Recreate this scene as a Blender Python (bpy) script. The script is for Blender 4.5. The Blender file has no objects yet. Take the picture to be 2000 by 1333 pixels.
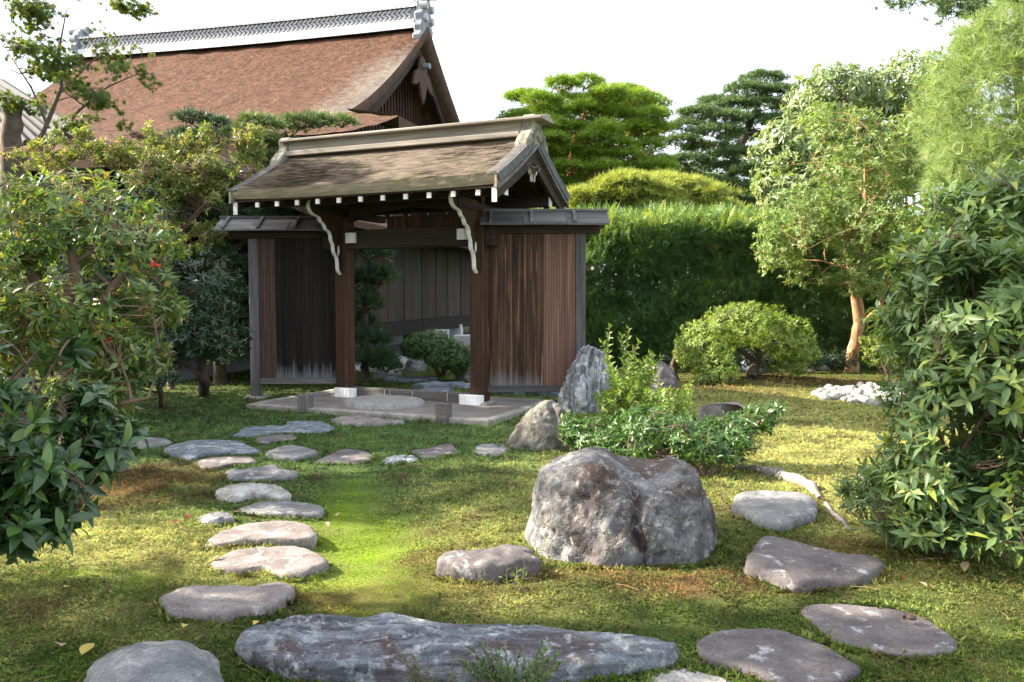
import bpy, math, random
import numpy as np
from mathutils import Vector, Matrix

R = math.radians
SC = bpy.context.scene
COL = SC.collection
rng = np.random.default_rng(11)
random.seed(11)

# ------------------------------------------------------------------ camera
F_PX, EYE, PITCH = 1600.0, 1.55, R(3.27)
cam_data = bpy.data.cameras.new('camera')
cam_data.lens = 36.0 * F_PX / 2000.0
cam_data.sensor_width = 36.0
cam_data.clip_start, cam_data.clip_end = 0.05, 3000.0
cam = bpy.data.objects.new('camera', cam_data)
cam.location = (0, 0, EYE)
cam.rotation_euler = (R(90) - PITCH, 0, 0)
COL.objects.link(cam)
SC.camera = cam

# ------------------------------------------------------------------ sky, sun, exposure
SUN_EL = R(33.0)
SUN_H = np.array([-0.985, 0.14]); SUN_H = SUN_H / np.linalg.norm(SUN_H)
world = bpy.data.worlds.new('World'); SC.world = world
world.use_nodes = True
wn, wl = world.node_tree.nodes, world.node_tree.links
wn.clear()
sky = wn.new('ShaderNodeTexSky'); sky.sky_type = 'NISHITA'
sky.sun_disc = False
sky.sun_elevation = SUN_EL
sky.sun_rotation = math.atan2(SUN_H[0], SUN_H[1])
sky.air_density, sky.dust_density, sky.ozone_density = 1.0, 3.0, 1.0
hz = wn.new('ShaderNodeMixRGB'); hz.inputs['Fac'].default_value = 0.45       # thin bright high cloud over the whole sky
hz.inputs['Color2'].default_value = (7.4, 7.5, 7.6, 1)
bg = wn.new('ShaderNodeBackground'); bg.inputs['Strength'].default_value = 0.098
wo = wn.new('ShaderNodeOutputWorld')
wl.new(sky.outputs[0], hz.inputs['Color1'])
wl.new(hz.outputs[0], bg.inputs[0]); wl.new(bg.outputs[0], wo.inputs[0])

sun_data = bpy.data.lights.new('sun', 'SUN')
sun_data.energy, sun_data.angle, sun_data.color = 4.8, R(0.53), (1.0, 0.89, 0.73)
sun = bpy.data.objects.new('sun', sun_data)
sd = Vector((SUN_H[0] * math.cos(SUN_EL), SUN_H[1] * math.cos(SUN_EL), math.sin(SUN_EL)))
sun.rotation_euler = sd.to_track_quat('Z', 'Y').to_euler()
sun.location = (-30, -12, 20)
COL.objects.link(sun)
SC.view_settings.view_transform = 'Standard'
SC.view_settings.look = 'None'
SC.view_settings.gamma = 1.0
SC.view_settings.exposure = 2.12
SC.view_settings.use_curve_mapping = False
SC.cycles.max_bounces = 8
SC.cycles.transparent_max_bounces = 4
try:
    SC.cycles.use_denoising = True
except Exception:
    pass

# ------------------------------------------------------------------ geometry of the view: pixel of the photograph -> point of the place
CP, SP = math.cos(PITCH), math.sin(PITCH)
def ray(px, py):
    r, u = (px - 1000.0) / F_PX, (666.5 - py) / F_PX
    return np.array([r, CP + u * SP, -SP + u * CP])
def at(px, py, Y):
    d = ray(px, py); k = Y / d[1]
    return np.array([d[0] * k, Y, EYE + d[2] * k])
def on_z(px, py, z=0.0):
    d = ray(px, py); k = (z - EYE) / d[2]
    return np.array([d[0] * k, d[1] * k, z])
def mpp(Y):
    return Y / F_PX

# ------------------------------------------------------------------ noise
def _h(i, j, k):
    s = np.sin(i * 127.1 + j * 311.7 + k * 74.7) * 43758.5453
    return s - np.floor(s)
def vnoise(p):
    i = np.floor(p); f = p - i; u = f * f * (3 - 2 * f)
    x, y, z = i[..., 0], i[..., 1], i[..., 2]; a, b, c = u[..., 0], u[..., 1], u[..., 2]
    def L(p0, p1, t): return p0 + (p1 - p0) * t
    return L(L(L(_h(x, y, z), _h(x+1, y, z), a), L(_h(x, y+1, z), _h(x+1, y+1, z), a), b),
             L(L(_h(x, y, z+1), _h(x+1, y, z+1), a), L(_h(x, y+1, z+1), _h(x+1, y+1, z+1), a), b), c) * 2 - 1
def fbm(p, octv=4, gain=0.5):
    s, a = 0, 1.0
    p = np.asarray(p, float)
    for o in range(octv):
        s = s + a * vnoise(p + 17.3 * o); p = p * 2.03; a *= gain
    return s
def p3(x, y, z=0.0):
    x, y = np.broadcast_arrays(np.asarray(x, float), np.asarray(y, float))
    return np.stack([x, y, np.zeros_like(x) + z], -1)

# ------------------------------------------------------------------ mesh collector
class MB:
    def __init__(s):
        s.V, s.F, s.A, s.T, s.n = [], [], [], [], 0
    def add(s, V, F, rnd=None, tint=None):
        V = np.asarray(V, float).reshape(-1, 3)
        if isinstance(F, np.ndarray):
            s.F.append(F + s.n)
        else:
            by = {}
            for f in F: by.setdefault(len(f), []).append(f)
            for f in by.values(): s.F.append(np.array(f) + s.n)
        s.V.append(V); s.n += len(V)
        s.A.append(np.zeros(len(V)) + (0.5 if rnd is None else rnd))
        if tint is not None: s.T.append(tint)
        return s
    BOXF = np.array([[0,3,2,1],[4,5,6,7],[0,1,5,4],[1,2,6,5],[2,3,7,6],[3,0,4,7]])
    def box(s, x0, x1, y0, y1, z0, z1, M=None):
        V = np.array([[x0,y0,z0],[x1,y0,z0],[x1,y1,z0],[x0,y1,z0],[x0,y0,z1],[x1,y0,z1],[x1,y1,z1],[x0,y1,z1]], float)
        if M is not None: V = V @ np.array(M.to_3x3()).T + np.array(M.translation)
        return s.add(V, MB.BOXF)
    def bar(s, a, b, w, h, up=(0, 0, 1)):
        a, b = np.array(a, float), np.array(b, float)
        d = b - a; L = np.linalg.norm(d); d /= L
        x = np.cross(d, up); x /= np.linalg.norm(x); u = np.cross(x, d)
        V = [p + sx * x * w / 2 + su * u * h / 2 for p in (a, b) for sx, su in ((-1,-1),(1,-1),(1,1),(-1,1))]
        return s.add(V, MB.BOXF)
    def prism(s, poly, axis, a, b):
        """extrude a polygon (2D) along axis 0/1/2 from a to b"""
        n = len(poly)
        def put(t): 
            o = []
            for p, q in poly:
                c = [p, q]; c.insert(axis, t); o.append(c)
            return o
        V = np.array(put(a) + put(b), float)
        F = [list(range(n)), list(range(2*n-1, n-1, -1))] + [[i, i+n, (i+1) % n + n, (i+1) % n] for i in range(n)]
        return s.add(V, F)
    def tube(s, pts, rad, sides=6, cap=True, rnd=None):
        P = np.array(pts, float); n = len(P)
        rad = np.zeros(n) + rad
        t = np.gradient(P, axis=0); t /= (np.linalg.norm(t, axis=1)[:, None] + 1e-9)
        ref = np.array([0.31, 0.2, 0.93]) if abs(t[0][2]) < 0.8 else np.array([1.0, 0.1, 0.0])
        x = np.cross(t, ref); x /= (np.linalg.norm(x, axis=1)[:, None] + 1e-9); y = np.cross(t, x)
        an = np.linspace(0, 2*np.pi, sides, endpoint=False)
        V = P[:, None] + rad[:, None, None] * (np.cos(an)[None, :, None] * x[:, None] + np.sin(an)[None, :, None] * y[:, None])
        i, j = np.meshgrid(np.arange(n-1), np.arange(sides), indexing='ij'); j2 = (j+1) % sides
        Fq = np.stack([i*sides+j, (i+1)*sides+j, (i+1)*sides+j2, i*sides+j2], -1).reshape(-1, 4)
        s.add(V.reshape(-1, 3), Fq, rnd)
        if cap and sides > 4:
            s.F.append(np.array([[s.n - sides + k for k in range(sides)]]))
            s.F.append(np.array([[s.n - n*sides + k for k in range(sides)][::-1]]))
        return s
    def grid(s, V, rnd=None, closed=False, tint=None):
        a, b = V.shape[:2]
        i, j = np.meshgrid(np.arange(a-1), np.arange(b if closed else b-1), indexing='ij'); j2 = (j+1) % b
        Fq = np.stack([i*b+j, i*b+j2, (i+1)*b+j2, (i+1)*b+j], -1).reshape(-1, 4)
        return s.add(V.reshape(-1, 3), Fq, None if rnd is None else rnd.reshape(-1), tint)
    def mesh(s, name, mat, off=None, smooth=False):
        me = bpy.data.meshes.new(name)
        V = np.concatenate(s.V)
        if off is not None: V = V - np.asarray(off)
        me.vertices.add(len(V)); me.vertices.foreach_set('co', V.astype(np.float32).ravel())
        tot = np.concatenate([np.full(len(f), f.shape[1]) for f in s.F])
        li = np.concatenate([f.ravel() for f in s.F]).astype(np.int32)
        me.loops.add(len(li)); me.loops.foreach_set('vertex_index', li)
        me.polygons.add(len(tot))
        me.polygons.foreach_set('loop_start', np.concatenate([[0], np.cumsum(tot)[:-1]]).astype(np.int32))
        me.polygons.foreach_set('use_smooth', np.full(len(tot), smooth, dtype=bool))
        me.update(calc_edges=True)
        at_ = me.attributes.new('rnd', 'FLOAT', 'POINT'); at_.data.foreach_set('value', np.concatenate(s.A).astype(np.float32))
        if s.T:
            t = np.concatenate(s.T); t = np.concatenate([t, np.ones((len(t), 1))], 1)
            at_ = me.attributes.new('tint', 'FLOAT_COLOR', 'POINT'); at_.data.foreach_set('color', t.astype(np.float32).ravel())
        me.materials.append(mat)
        return me
    def build(s, name, mat, parent=None, kind=None, smooth=False, bevel=0, world=False):
        off = np.array(parent.location) if (world and parent is not None) else None
        o = bpy.data.objects.new(name, s.mesh(name, mat, off, smooth)); COL.objects.link(o)
        if parent is not None: o.parent = parent
        if kind: o['kind'] = kind
        if bevel:
            m = o.modifiers.new('edge', 'BEVEL'); m.width = bevel; m.segments = 1; m.limit_method = 'ANGLE'
        return o

def tag(o, label, cat, group=None):
    o['label'] = label; o['category'] = cat
    if group: o['group'] = group
    return o
def thing(name, label, cat, loc, rz=0.0, group=None):
    o = bpy.data.objects.new(name, None); COL.objects.link(o)
    o.empty_display_size = 0.2
    o.location = tuple(float(v) for v in loc); o.rotation_euler = (0, 0, rz)
    return tag(o, label, cat, group)
def dup(o, parent, loc=(0, 0, 0), rot=None, scale=None):
    c = o.copy(); COL.objects.link(c); c.parent = parent; c.location = loc
    if rot is not None: c.rotation_euler = rot
    if scale is not None: c.scale = scale
    return c

# ------------------------------------------------------------------ materials
def newmat(name):
    m = bpy.data.materials.new(name); m.use_nodes = True
    n, l = m.node_tree.nodes, m.node_tree.links
    b = n['Principled BSDF']; return m, n, l, b
def ramp(n, stops):
    r = n.new('ShaderNodeValToRGB')
    while len(r.color_ramp.elements) < len(stops): r.color_ramp.elements.new(0.5)
    for e, (p, c) in zip(r.color_ramp.elements, stops):
        e.position = p; e.color = (*c, 1)
    return r
def noise(n, scale, detail=4.0, rough=0.55, dist=0.0):
    t = n.new('ShaderNodeTexNoise'); t.inputs['Scale'].default_value = scale
    t.inputs['Detail'].default_value = detail; t.inputs['Roughness'].default_value = rough; t.inputs['Distortion'].default_value = dist
    return t
def obj_coords(n, l, scale=(1, 1, 1), jitter=True):
    tc = n.new('ShaderNodeTexCoord'); mp = n.new('ShaderNodeMapping'); mp.inputs['Scale'].default_value = scale
    l.new(tc.outputs['Object'], mp.inputs['Vector'])
    if jitter:
        oi = n.new('ShaderNodeObjectInfo'); mu = n.new('ShaderNodeMath'); mu.operation = 'MULTIPLY'; mu.inputs[1].default_value = 37.0
        l.new(oi.outputs['Random'], mu.inputs[0])
        cb = n.new('ShaderNodeCombineXYZ')
        for k in range(3): l.new(mu.outputs[0], cb.inputs[k])
        l.new(cb.outputs[0], mp.inputs['Location'])
    return mp.outputs['Vector']
def bump(n, l, src, b, strength=0.3, dist=0.01):
    bp = n.new('ShaderNodeBump'); bp.inputs['Strength'].default_value = strength; bp.inputs['Distance'].default_value = dist
    l.new(src, bp.inputs['Height']); l.new(bp.outputs[0], b.inputs['Normal']); return bp
def mixc(n, l, fac, a, c, mode='MIX'):
    m = n.new('ShaderNodeMixRGB'); m.blend_type = mode
    for s, v in ((0, fac), (1, a), (2, c)):
        if hasattr(v, 'links') or hasattr(v, 'is_linked'): l.new(v, m.inputs[s])
        elif s == 0: m.inputs[0].default_value = v
        else: m.inputs[s].default_value = (*v, 1)
    return m.outputs[0]

def leafmat(name, cols, rough=0.45, trans=0.3, per_object=False, spec=0.4, back=None):
    m, n, l, b = newmat(name)
    if per_object:
        src = n.new('ShaderNodeObjectInfo').outputs['Random']
    else:
        a = n.new('ShaderNodeAttribute'); a.attribute_name = 'rnd'; src = a.outputs['Fac']
    k = len(cols); r = ramp(n, [(i / max(1, k - 1), c) for i, c in enumerate(cols)])
    l.new(src, r.inputs[0]); col = r.outputs[0]
    l.new(col, b.inputs['Base Color']); b.inputs['Roughness'].default_value = rough
    b.inputs['Specular IOR Level'].default_value = spec
    tr = n.new('ShaderNodeBsdfTranslucent'); mx = n.new('ShaderNodeMixShader'); mx.inputs[0].default_value = trans
    g = n.new('ShaderNodeMixRGB'); g.blend_type = 'MULTIPLY'; g.inputs[0].default_value = 1; g.inputs[2].default_value = (1.7, 1.6, 0.7, 1)
    l.new(col, g.inputs[1]); l.new(g.outputs[0], tr.inputs['Color'])
    l.new(b.outputs[0], mx.inputs[1]); l.new(tr.outputs[0], mx.inputs[2])
    l.new(mx.outputs[0], n['Material Output'].inputs['Surface'])
    return m

def woodmat(name, stops, axis=2, fine=34.0, rough=0.75, bmp=0.35, gray_base=None, spots=None, vary=0.35):
    """long-grained timber; gray_base=(z0, z1, colour): silvered, rain-washed foot of the boards"""
    m, n, l, b = newmat(name)
    sc = [fine, fine, fine]; sc[axis] = 1.1
    v = obj_coords(n, l, tuple(sc))
    t = noise(n, 1.0, 6, 0.6, 0.4); l.new(v, t.inputs['Vector'])
    r = ramp(n, stops); l.new(t.outputs[0], r.inputs[0]); col = r.outputs[0]
    sc2 = [4.0, 4.0, 4.0]; sc2[axis] = 0.7
    v2 = obj_coords(n, l, tuple(sc2)); t2 = noise(n, 1.0, 3); l.new(v2, t2.inputs['Vector'])
    r2 = ramp(n, [(0.3, (1 - vary,) * 3), (0.7, (1 + vary,) * 3)]); l.new(t2.outputs[0], r2.inputs[0])
    col = mixc(n, l, 1.0, col, r2.outputs[0], 'MULTIPLY')
    oi = n.new('ShaderNodeObjectInfo'); ro = ramp(n, [(0.0, (1 - vary * .8,) * 3), (1.0, (1 + vary * .8,) * 3)]); l.new(oi.outputs['Random'], ro.inputs[0])
    col = mixc(n, l, 1.0, col, ro.outputs[0], 'MULTIPLY')
    if spots:
        c, lo, hi = spots
        sc3 = [16.0, 16.0, 16.0]; sc3[axis] = 0.8
        v3 = obj_coords(n, l, tuple(sc3)); t3 = noise(n, 1.0, 4); l.new(v3, t3.inputs['Vector'])
        r3 = ramp(n, [(lo, (0, 0, 0)), (hi, (1, 1, 1))]); l.new(t3.outputs[0], r3.inputs[0])
        col = mixc(n, l, r3.outputs[0], col, c)
    if gray_base:
        z0, z1, gc = gray_base
        tc = n.new('ShaderNodeTexCoord'); sp = n.new('ShaderNodeSeparateXYZ'); l.new(tc.outputs['Object'], sp.inputs[0])
        ad = n.new('ShaderNodeMath'); ad.operation = 'MULTIPLY_ADD'; ad.inputs[1].default_value = -0.55
        l.new(t2.outputs[0], ad.inputs[0]); l.new(sp.outputs['Z'], ad.inputs[2])
        mr = n.new('ShaderNodeMapRange'); mr.inputs['From Min'].default_value = z1 - 0.27; mr.inputs['From Max'].default_value = z0 - 0.27
        l.new(ad.outputs[0], mr.inputs['Value'])
        col = mixc(n, l, mr.outputs[0], col, gc)
    l.new(col, b.inputs['Base Color']); b.inputs['Roughness'].default_value = rough
    b.inputs['Specular IOR Level'].default_value = 0.25
    bump(n, l, t.outputs[0], b, bmp, 0.006)
    return m

def rockmat(name, cols, lichen=(0.42, 0.42, 0.40), lich=(0.56, 0.66), scale=3.0, strata=None, rough=0.85, bmp=0.6, stain=None, lscale=9.0, cracks=0.0):
    m, n, l, b = newmat(name)
    v = obj_coords(n, l, (1, 1, 1))
    if strata:
        vs = obj_coords(n, l, strata)
        t = noise(n, 1.0, 7, 0.62, 1.2); l.new(vs, t.inputs['Vector'])
    else:
        t = noise(n, scale, 7, 0.62, 0.5); l.new(v, t.inputs['Vector'])
    k = len(cols); r = ramp(n, [(0.32 + 0.36 * i / (k - 1), c) for i, c in enumerate(cols)])
    l.new(t.outputs[0], r.inputs[0]); col = r.outputs[0]
    if stain:
        ts = noise(n, 2.2, 5, 0.6, 0.6); l.new(v, ts.inputs['Vector'])
        rs = ramp(n, [(0.47, (0, 0, 0)), (0.60, (1, 1, 1))]); l.new(ts.outputs[0], rs.inputs[0])
        col = mixc(n, l, rs.outputs[0], col, stain)
    t2 = noise(n, lscale, 8, 0.68, 0.3); l.new(v, t2.inputs['Vector'])
    r2 = ramp(n, [(lich[0], (0, 0, 0)), (lich[1], (1, 1, 1))]); l.new(t2.outputs[0], r2.inputs[0])
    col = mixc(n, l, r2.outputs[0], col, lichen)
    t3 = noise(n, 70.0, 4, 0.7); l.new(v, t3.inputs['Vector'])
    r3 = ramp(n, [(0.3, (0.62,) * 3), (0.7, (1.3,) * 3)]); l.new(t3.outputs[0], r3.inputs[0])
    col = mixc(n, l, 1.0, col, r3.outputs[0], 'MULTIPLY')
    l.new(col, b.inputs['Base Color']); b.inputs['Roughness'].default_value = rough
    b.inputs['Specular IOR Level'].default_value = 0.3
    ad = n.new('ShaderNodeMath'); ad.operation = 'MULTIPLY_ADD'; ad.inputs[1].default_value = 0.25
    l.new(t3.outputs[0], ad.inputs[0]); l.new(t.outputs[0], ad.inputs[2]); hgt = ad.outputs[0]
    if cracks:                       # fine fractures between facets of the stone
        tw = noise(n, 3.0, 4, .6); l.new(v, tw.inputs['Vector'])
        va = n.new('ShaderNodeVectorMath'); va.operation = 'MULTIPLY_ADD'; va.inputs[1].default_value = (.35, .35, .35); l.new(tw.outputs['Color'], va.inputs[0]); l.new(v, va.inputs[2])
        vo = n.new('ShaderNodeTexVoronoi'); vo.feature = 'DISTANCE_TO_EDGE'; vo.inputs['Scale'].default_value = cracks; l.new(va.outputs[0], vo.inputs['Vector'])
        rc = ramp(n, [(0.0, (0, 0, 0)), (0.05, (1, 1, 1))]); l.new(vo.outputs['Distance'], rc.inputs[0])
        vf = n.new('ShaderNodeTexVoronoi'); vf.feature = 'F1'; vf.inputs['Scale'].default_value = cracks; l.new(va.outputs[0], vf.inputs['Vector'])
        m1 = n.new('ShaderNodeMath'); m1.operation = 'MULTIPLY_ADD'; m1.inputs[1].default_value = .10; l.new(rc.outputs[0], m1.inputs[0]); l.new(hgt, m1.inputs[2])
        m2 = n.new('ShaderNodeMath'); m2.operation = 'MULTIPLY_ADD'; m2.inputs[1].default_value = -.75; l.new(vf.outputs['Distance'], m2.inputs[0]); l.new(m1.outputs[0], m2.inputs[2]); hgt = m2.outputs[0]
        rk = ramp(n, [(0.0, (.80, .79, .78)), (0.02, (1, 1, 1))]); l.new(vo.outputs['Distance'], rk.inputs[0])
        col = mixc(n, l, 1.0, col, rk.outputs[0], 'MULTIPLY'); l.new(col, b.inputs['Base Color'])
    bump(n, l, hgt, b, bmp, 0.03)
    return m

def plainmat(name, c, rough=0.8, var=0.15, scale=6.0, bmp=0.2, fine=60.0):
    m, n, l, b = newmat(name)
    v = obj_coords(n, l)
    t = noise(n, scale, 6, 0.62); l.new(v, t.inputs['Vector'])
    r = ramp(n, [(0.3, tuple(x * (1 - var) for x in c)), (0.7, tuple(x * (1 + var) for x in c))]); l.new(t.outputs[0], r.inputs[0])
    t2 = noise(n, fine, 3); l.new(v, t2.inputs['Vector'])
    l.new(r.outputs[0], b.inputs['Base Color']); b.inputs['Roughness'].default_value = rough
    b.inputs['Specular IOR Level'].default_value = 0.3
    bump(n, l, t2.outputs[0], b, bmp, 0.004)
    return m

def tintmat(name, rough=0.8, trans=0.25, fine=0.0):
    m, n, l, b = newmat(name)
    a = n.new('ShaderNodeAttribute'); a.attribute_name = 'tint'; col = a.outputs['Color']
    if fine:
        v = obj_coords(n, l, jitter=False)
        t = noise(n, fine, 6, 0.7); l.new(v, t.inputs['Vector'])
        r = ramp(n, [(0.3, (0.45,) * 3), (0.7, (1.35,) * 3)]); l.new(t.outputs[0], r.inputs[0])
        col = mixc(n, l, 1.0, col, r.outputs[0], 'MULTIPLY'); bump(n, l, t.outputs[0], b, 0.9, 0.03)
    l.new(col, b.inputs['Base Color']); b.inputs['Roughness'].default_value = rough; b.inputs['Specular IOR Level'].default_value = 0.15
    if trans:
        tr = n.new('ShaderNodeBsdfTranslucent'); mx = n.new('ShaderNodeMixShader'); mx.inputs[0].default_value = trans
        l.new(col, tr.inputs['Color']); l.new(b.outputs[0], mx.inputs[1]); l.new(tr.outputs[0], mx.inputs[2])
        l.new(mx.outputs[0], n['Material Output'].inputs['Surface'])
    return m
# ================================================================== GROUND
def gsum(x, y, items):
    s = np.zeros_like(x)
    for (cx, cy, sx, sy, a, ang) in items:
        c, n_ = math.cos(ang), math.sin(ang)
        dx, dy = x - cx, y - cy
        u, v = dx * c + dy * n_, -dx * n_ + dy * c
        s = s + a * np.exp(-0.5 * ((u / sx) ** 2 + (v / sy) ** 2))
    return s
def G0(px, py): return on_z(px, py, 0.0)[:2]
_b = lambda px, py, sx, sy, a, ang=0.0: (*G0(px, py), sx, sy, a, ang)
BUMPS = [_b(1400, 780, 0.9, 0.8, 0.13), _b(1480, 745, 0.9, 0.8, 0.10), _b(250, 1050, 0.45, 0.5, 0.07), _b(980, 960, 0.6, 1.1, 0.05),
         _b(1250, 1160, 1.0, 0.3, 0.02), _b(730, 1040, 0.25, 0.9, -0.05, 0.1), _b(1900, 1150, 0.5, 0.4, 0.06), _b(60, 1180, 0.5, 0.3, 0.05)]
def height(x, y):
    x, y = np.asarray(x, float), np.asarray(y, float)
    h = gsum(x, y, BUMPS) + 0.016 * fbm(p3(x * 1.1, y * 1.1, 3.0), 3) + 0.007 * fbm(p3(x * 5, y * 5, 8.0), 2)
    gate = np.exp(-0.5 * (((x + 1.4) / 2.6) ** 2 + ((y - 11.3) / 2.0) ** 2) ** 2)          # level floor under the gate
    return h * (1 - gate) + 0.0
def ground(px, py):
    z = 0.0
    for _ in range(5):
        p = on_z(px, py, z); z = float(height(p[0], p[1]))
    p[2] = z
    return p

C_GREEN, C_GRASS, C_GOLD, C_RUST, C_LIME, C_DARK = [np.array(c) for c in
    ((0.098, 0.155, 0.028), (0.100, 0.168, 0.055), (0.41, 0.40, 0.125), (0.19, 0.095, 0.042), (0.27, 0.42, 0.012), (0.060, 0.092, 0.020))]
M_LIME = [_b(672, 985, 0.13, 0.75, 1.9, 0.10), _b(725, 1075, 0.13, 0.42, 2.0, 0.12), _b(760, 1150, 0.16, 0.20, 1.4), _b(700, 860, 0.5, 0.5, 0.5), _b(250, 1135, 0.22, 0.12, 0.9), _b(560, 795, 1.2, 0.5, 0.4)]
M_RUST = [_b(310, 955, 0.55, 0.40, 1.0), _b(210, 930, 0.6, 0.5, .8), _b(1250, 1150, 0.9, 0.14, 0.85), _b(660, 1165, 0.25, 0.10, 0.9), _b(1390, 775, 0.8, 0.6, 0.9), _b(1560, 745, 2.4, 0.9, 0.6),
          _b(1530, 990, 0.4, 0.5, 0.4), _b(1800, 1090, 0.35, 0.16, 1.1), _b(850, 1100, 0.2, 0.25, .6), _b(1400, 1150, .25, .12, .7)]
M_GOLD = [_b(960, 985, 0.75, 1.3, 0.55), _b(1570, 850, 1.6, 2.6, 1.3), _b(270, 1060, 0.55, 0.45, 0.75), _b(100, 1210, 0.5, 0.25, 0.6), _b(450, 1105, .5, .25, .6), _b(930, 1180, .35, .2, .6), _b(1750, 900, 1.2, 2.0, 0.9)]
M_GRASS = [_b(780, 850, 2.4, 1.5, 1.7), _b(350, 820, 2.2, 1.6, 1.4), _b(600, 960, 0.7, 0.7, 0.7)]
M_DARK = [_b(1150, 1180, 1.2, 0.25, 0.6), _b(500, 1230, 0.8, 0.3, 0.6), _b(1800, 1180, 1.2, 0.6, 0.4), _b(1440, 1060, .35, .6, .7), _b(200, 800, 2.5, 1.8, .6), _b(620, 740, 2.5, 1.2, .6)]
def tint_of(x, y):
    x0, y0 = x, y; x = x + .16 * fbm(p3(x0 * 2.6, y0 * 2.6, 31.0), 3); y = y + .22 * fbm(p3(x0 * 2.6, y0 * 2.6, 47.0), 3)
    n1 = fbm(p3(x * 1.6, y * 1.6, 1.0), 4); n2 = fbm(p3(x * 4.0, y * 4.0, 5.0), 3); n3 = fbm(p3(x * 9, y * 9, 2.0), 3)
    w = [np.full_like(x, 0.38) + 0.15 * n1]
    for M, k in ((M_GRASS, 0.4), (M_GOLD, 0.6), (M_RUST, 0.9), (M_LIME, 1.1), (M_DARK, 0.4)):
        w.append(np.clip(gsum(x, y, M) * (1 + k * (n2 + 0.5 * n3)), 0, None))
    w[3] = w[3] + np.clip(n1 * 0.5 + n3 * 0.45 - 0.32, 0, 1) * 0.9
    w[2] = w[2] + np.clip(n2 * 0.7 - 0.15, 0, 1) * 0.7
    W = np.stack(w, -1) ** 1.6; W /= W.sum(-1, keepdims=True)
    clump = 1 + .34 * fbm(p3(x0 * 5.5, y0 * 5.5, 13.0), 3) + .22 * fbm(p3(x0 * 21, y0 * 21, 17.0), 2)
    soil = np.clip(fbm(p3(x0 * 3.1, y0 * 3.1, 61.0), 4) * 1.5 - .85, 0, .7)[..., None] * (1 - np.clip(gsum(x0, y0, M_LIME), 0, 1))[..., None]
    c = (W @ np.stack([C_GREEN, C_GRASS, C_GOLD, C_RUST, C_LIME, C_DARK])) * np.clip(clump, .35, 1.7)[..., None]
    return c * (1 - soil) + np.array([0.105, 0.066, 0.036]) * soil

def spaced(n, lim, near):
    t = np.linspace(-1, 1, n); return np.sinh(t * np.arcsinh(lim / near)) * near
gx = spaced(170, 900.0, 5.0)
gy = np.concatenate([np.linspace(-40, 1.5, 8), np.linspace(2.0, 18, 150), 18 + np.geomspace(0.15, 1500, 45)])
X, Y = np.meshgrid(gx, gy, indexing='ij')
far = np.clip((np.hypot(X, Y - 8) - 14) / 10, 0, 1)
Z = height(X, Y) * (1 - far)
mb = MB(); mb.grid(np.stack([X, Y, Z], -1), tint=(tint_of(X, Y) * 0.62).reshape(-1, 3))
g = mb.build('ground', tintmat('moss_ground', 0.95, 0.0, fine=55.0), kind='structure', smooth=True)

STONE_MASKS = []            # (polygon Nx2, margin) where no moss grows
def in_poly(x, y, P):
    c = np.zeros(x.shape, bool); n = len(P)
    for i in range(n):
        x1, y1 = P[i]; x2, y2 = P[(i + 1) % n]
        k = ((y1 > y) != (y2 > y)) & (x < (x2 - x1) * (y - y1) / (y2 - y1 + 1e-12) + x1)
        c ^= k
    return c

# ================================================================== STONES
def smooth_poly(P, n=72):
    """closed Catmull-Rom through the outline, n even samples"""
    P = np.array(P); m = len(P); t = np.linspace(0, m, n * 4, endpoint=False); i = t.astype(int); f = (t - i)[:, None]
    a, b, c, d = P[(i-1) % m], P[i % m], P[(i+1) % m], P[(i+2) % m]
    Q = 0.5 * ((2*b) + (c-a)*f + (2*a-5*b+4*c-d)*f*f + (3*b-a-3*c+d)*f**3)
    s = np.concatenate([[0], np.cumsum(np.linalg.norm(np.diff(np.vstack([Q, Q[:1]]), axis=0), axis=1))])
    w = np.linspace(0, s[-1], n, endpoint=False); Q = np.vstack([Q, Q[:1]])
    return np.stack([np.interp(w, s, Q[:, k]) for k in range(2)], -1)

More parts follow.
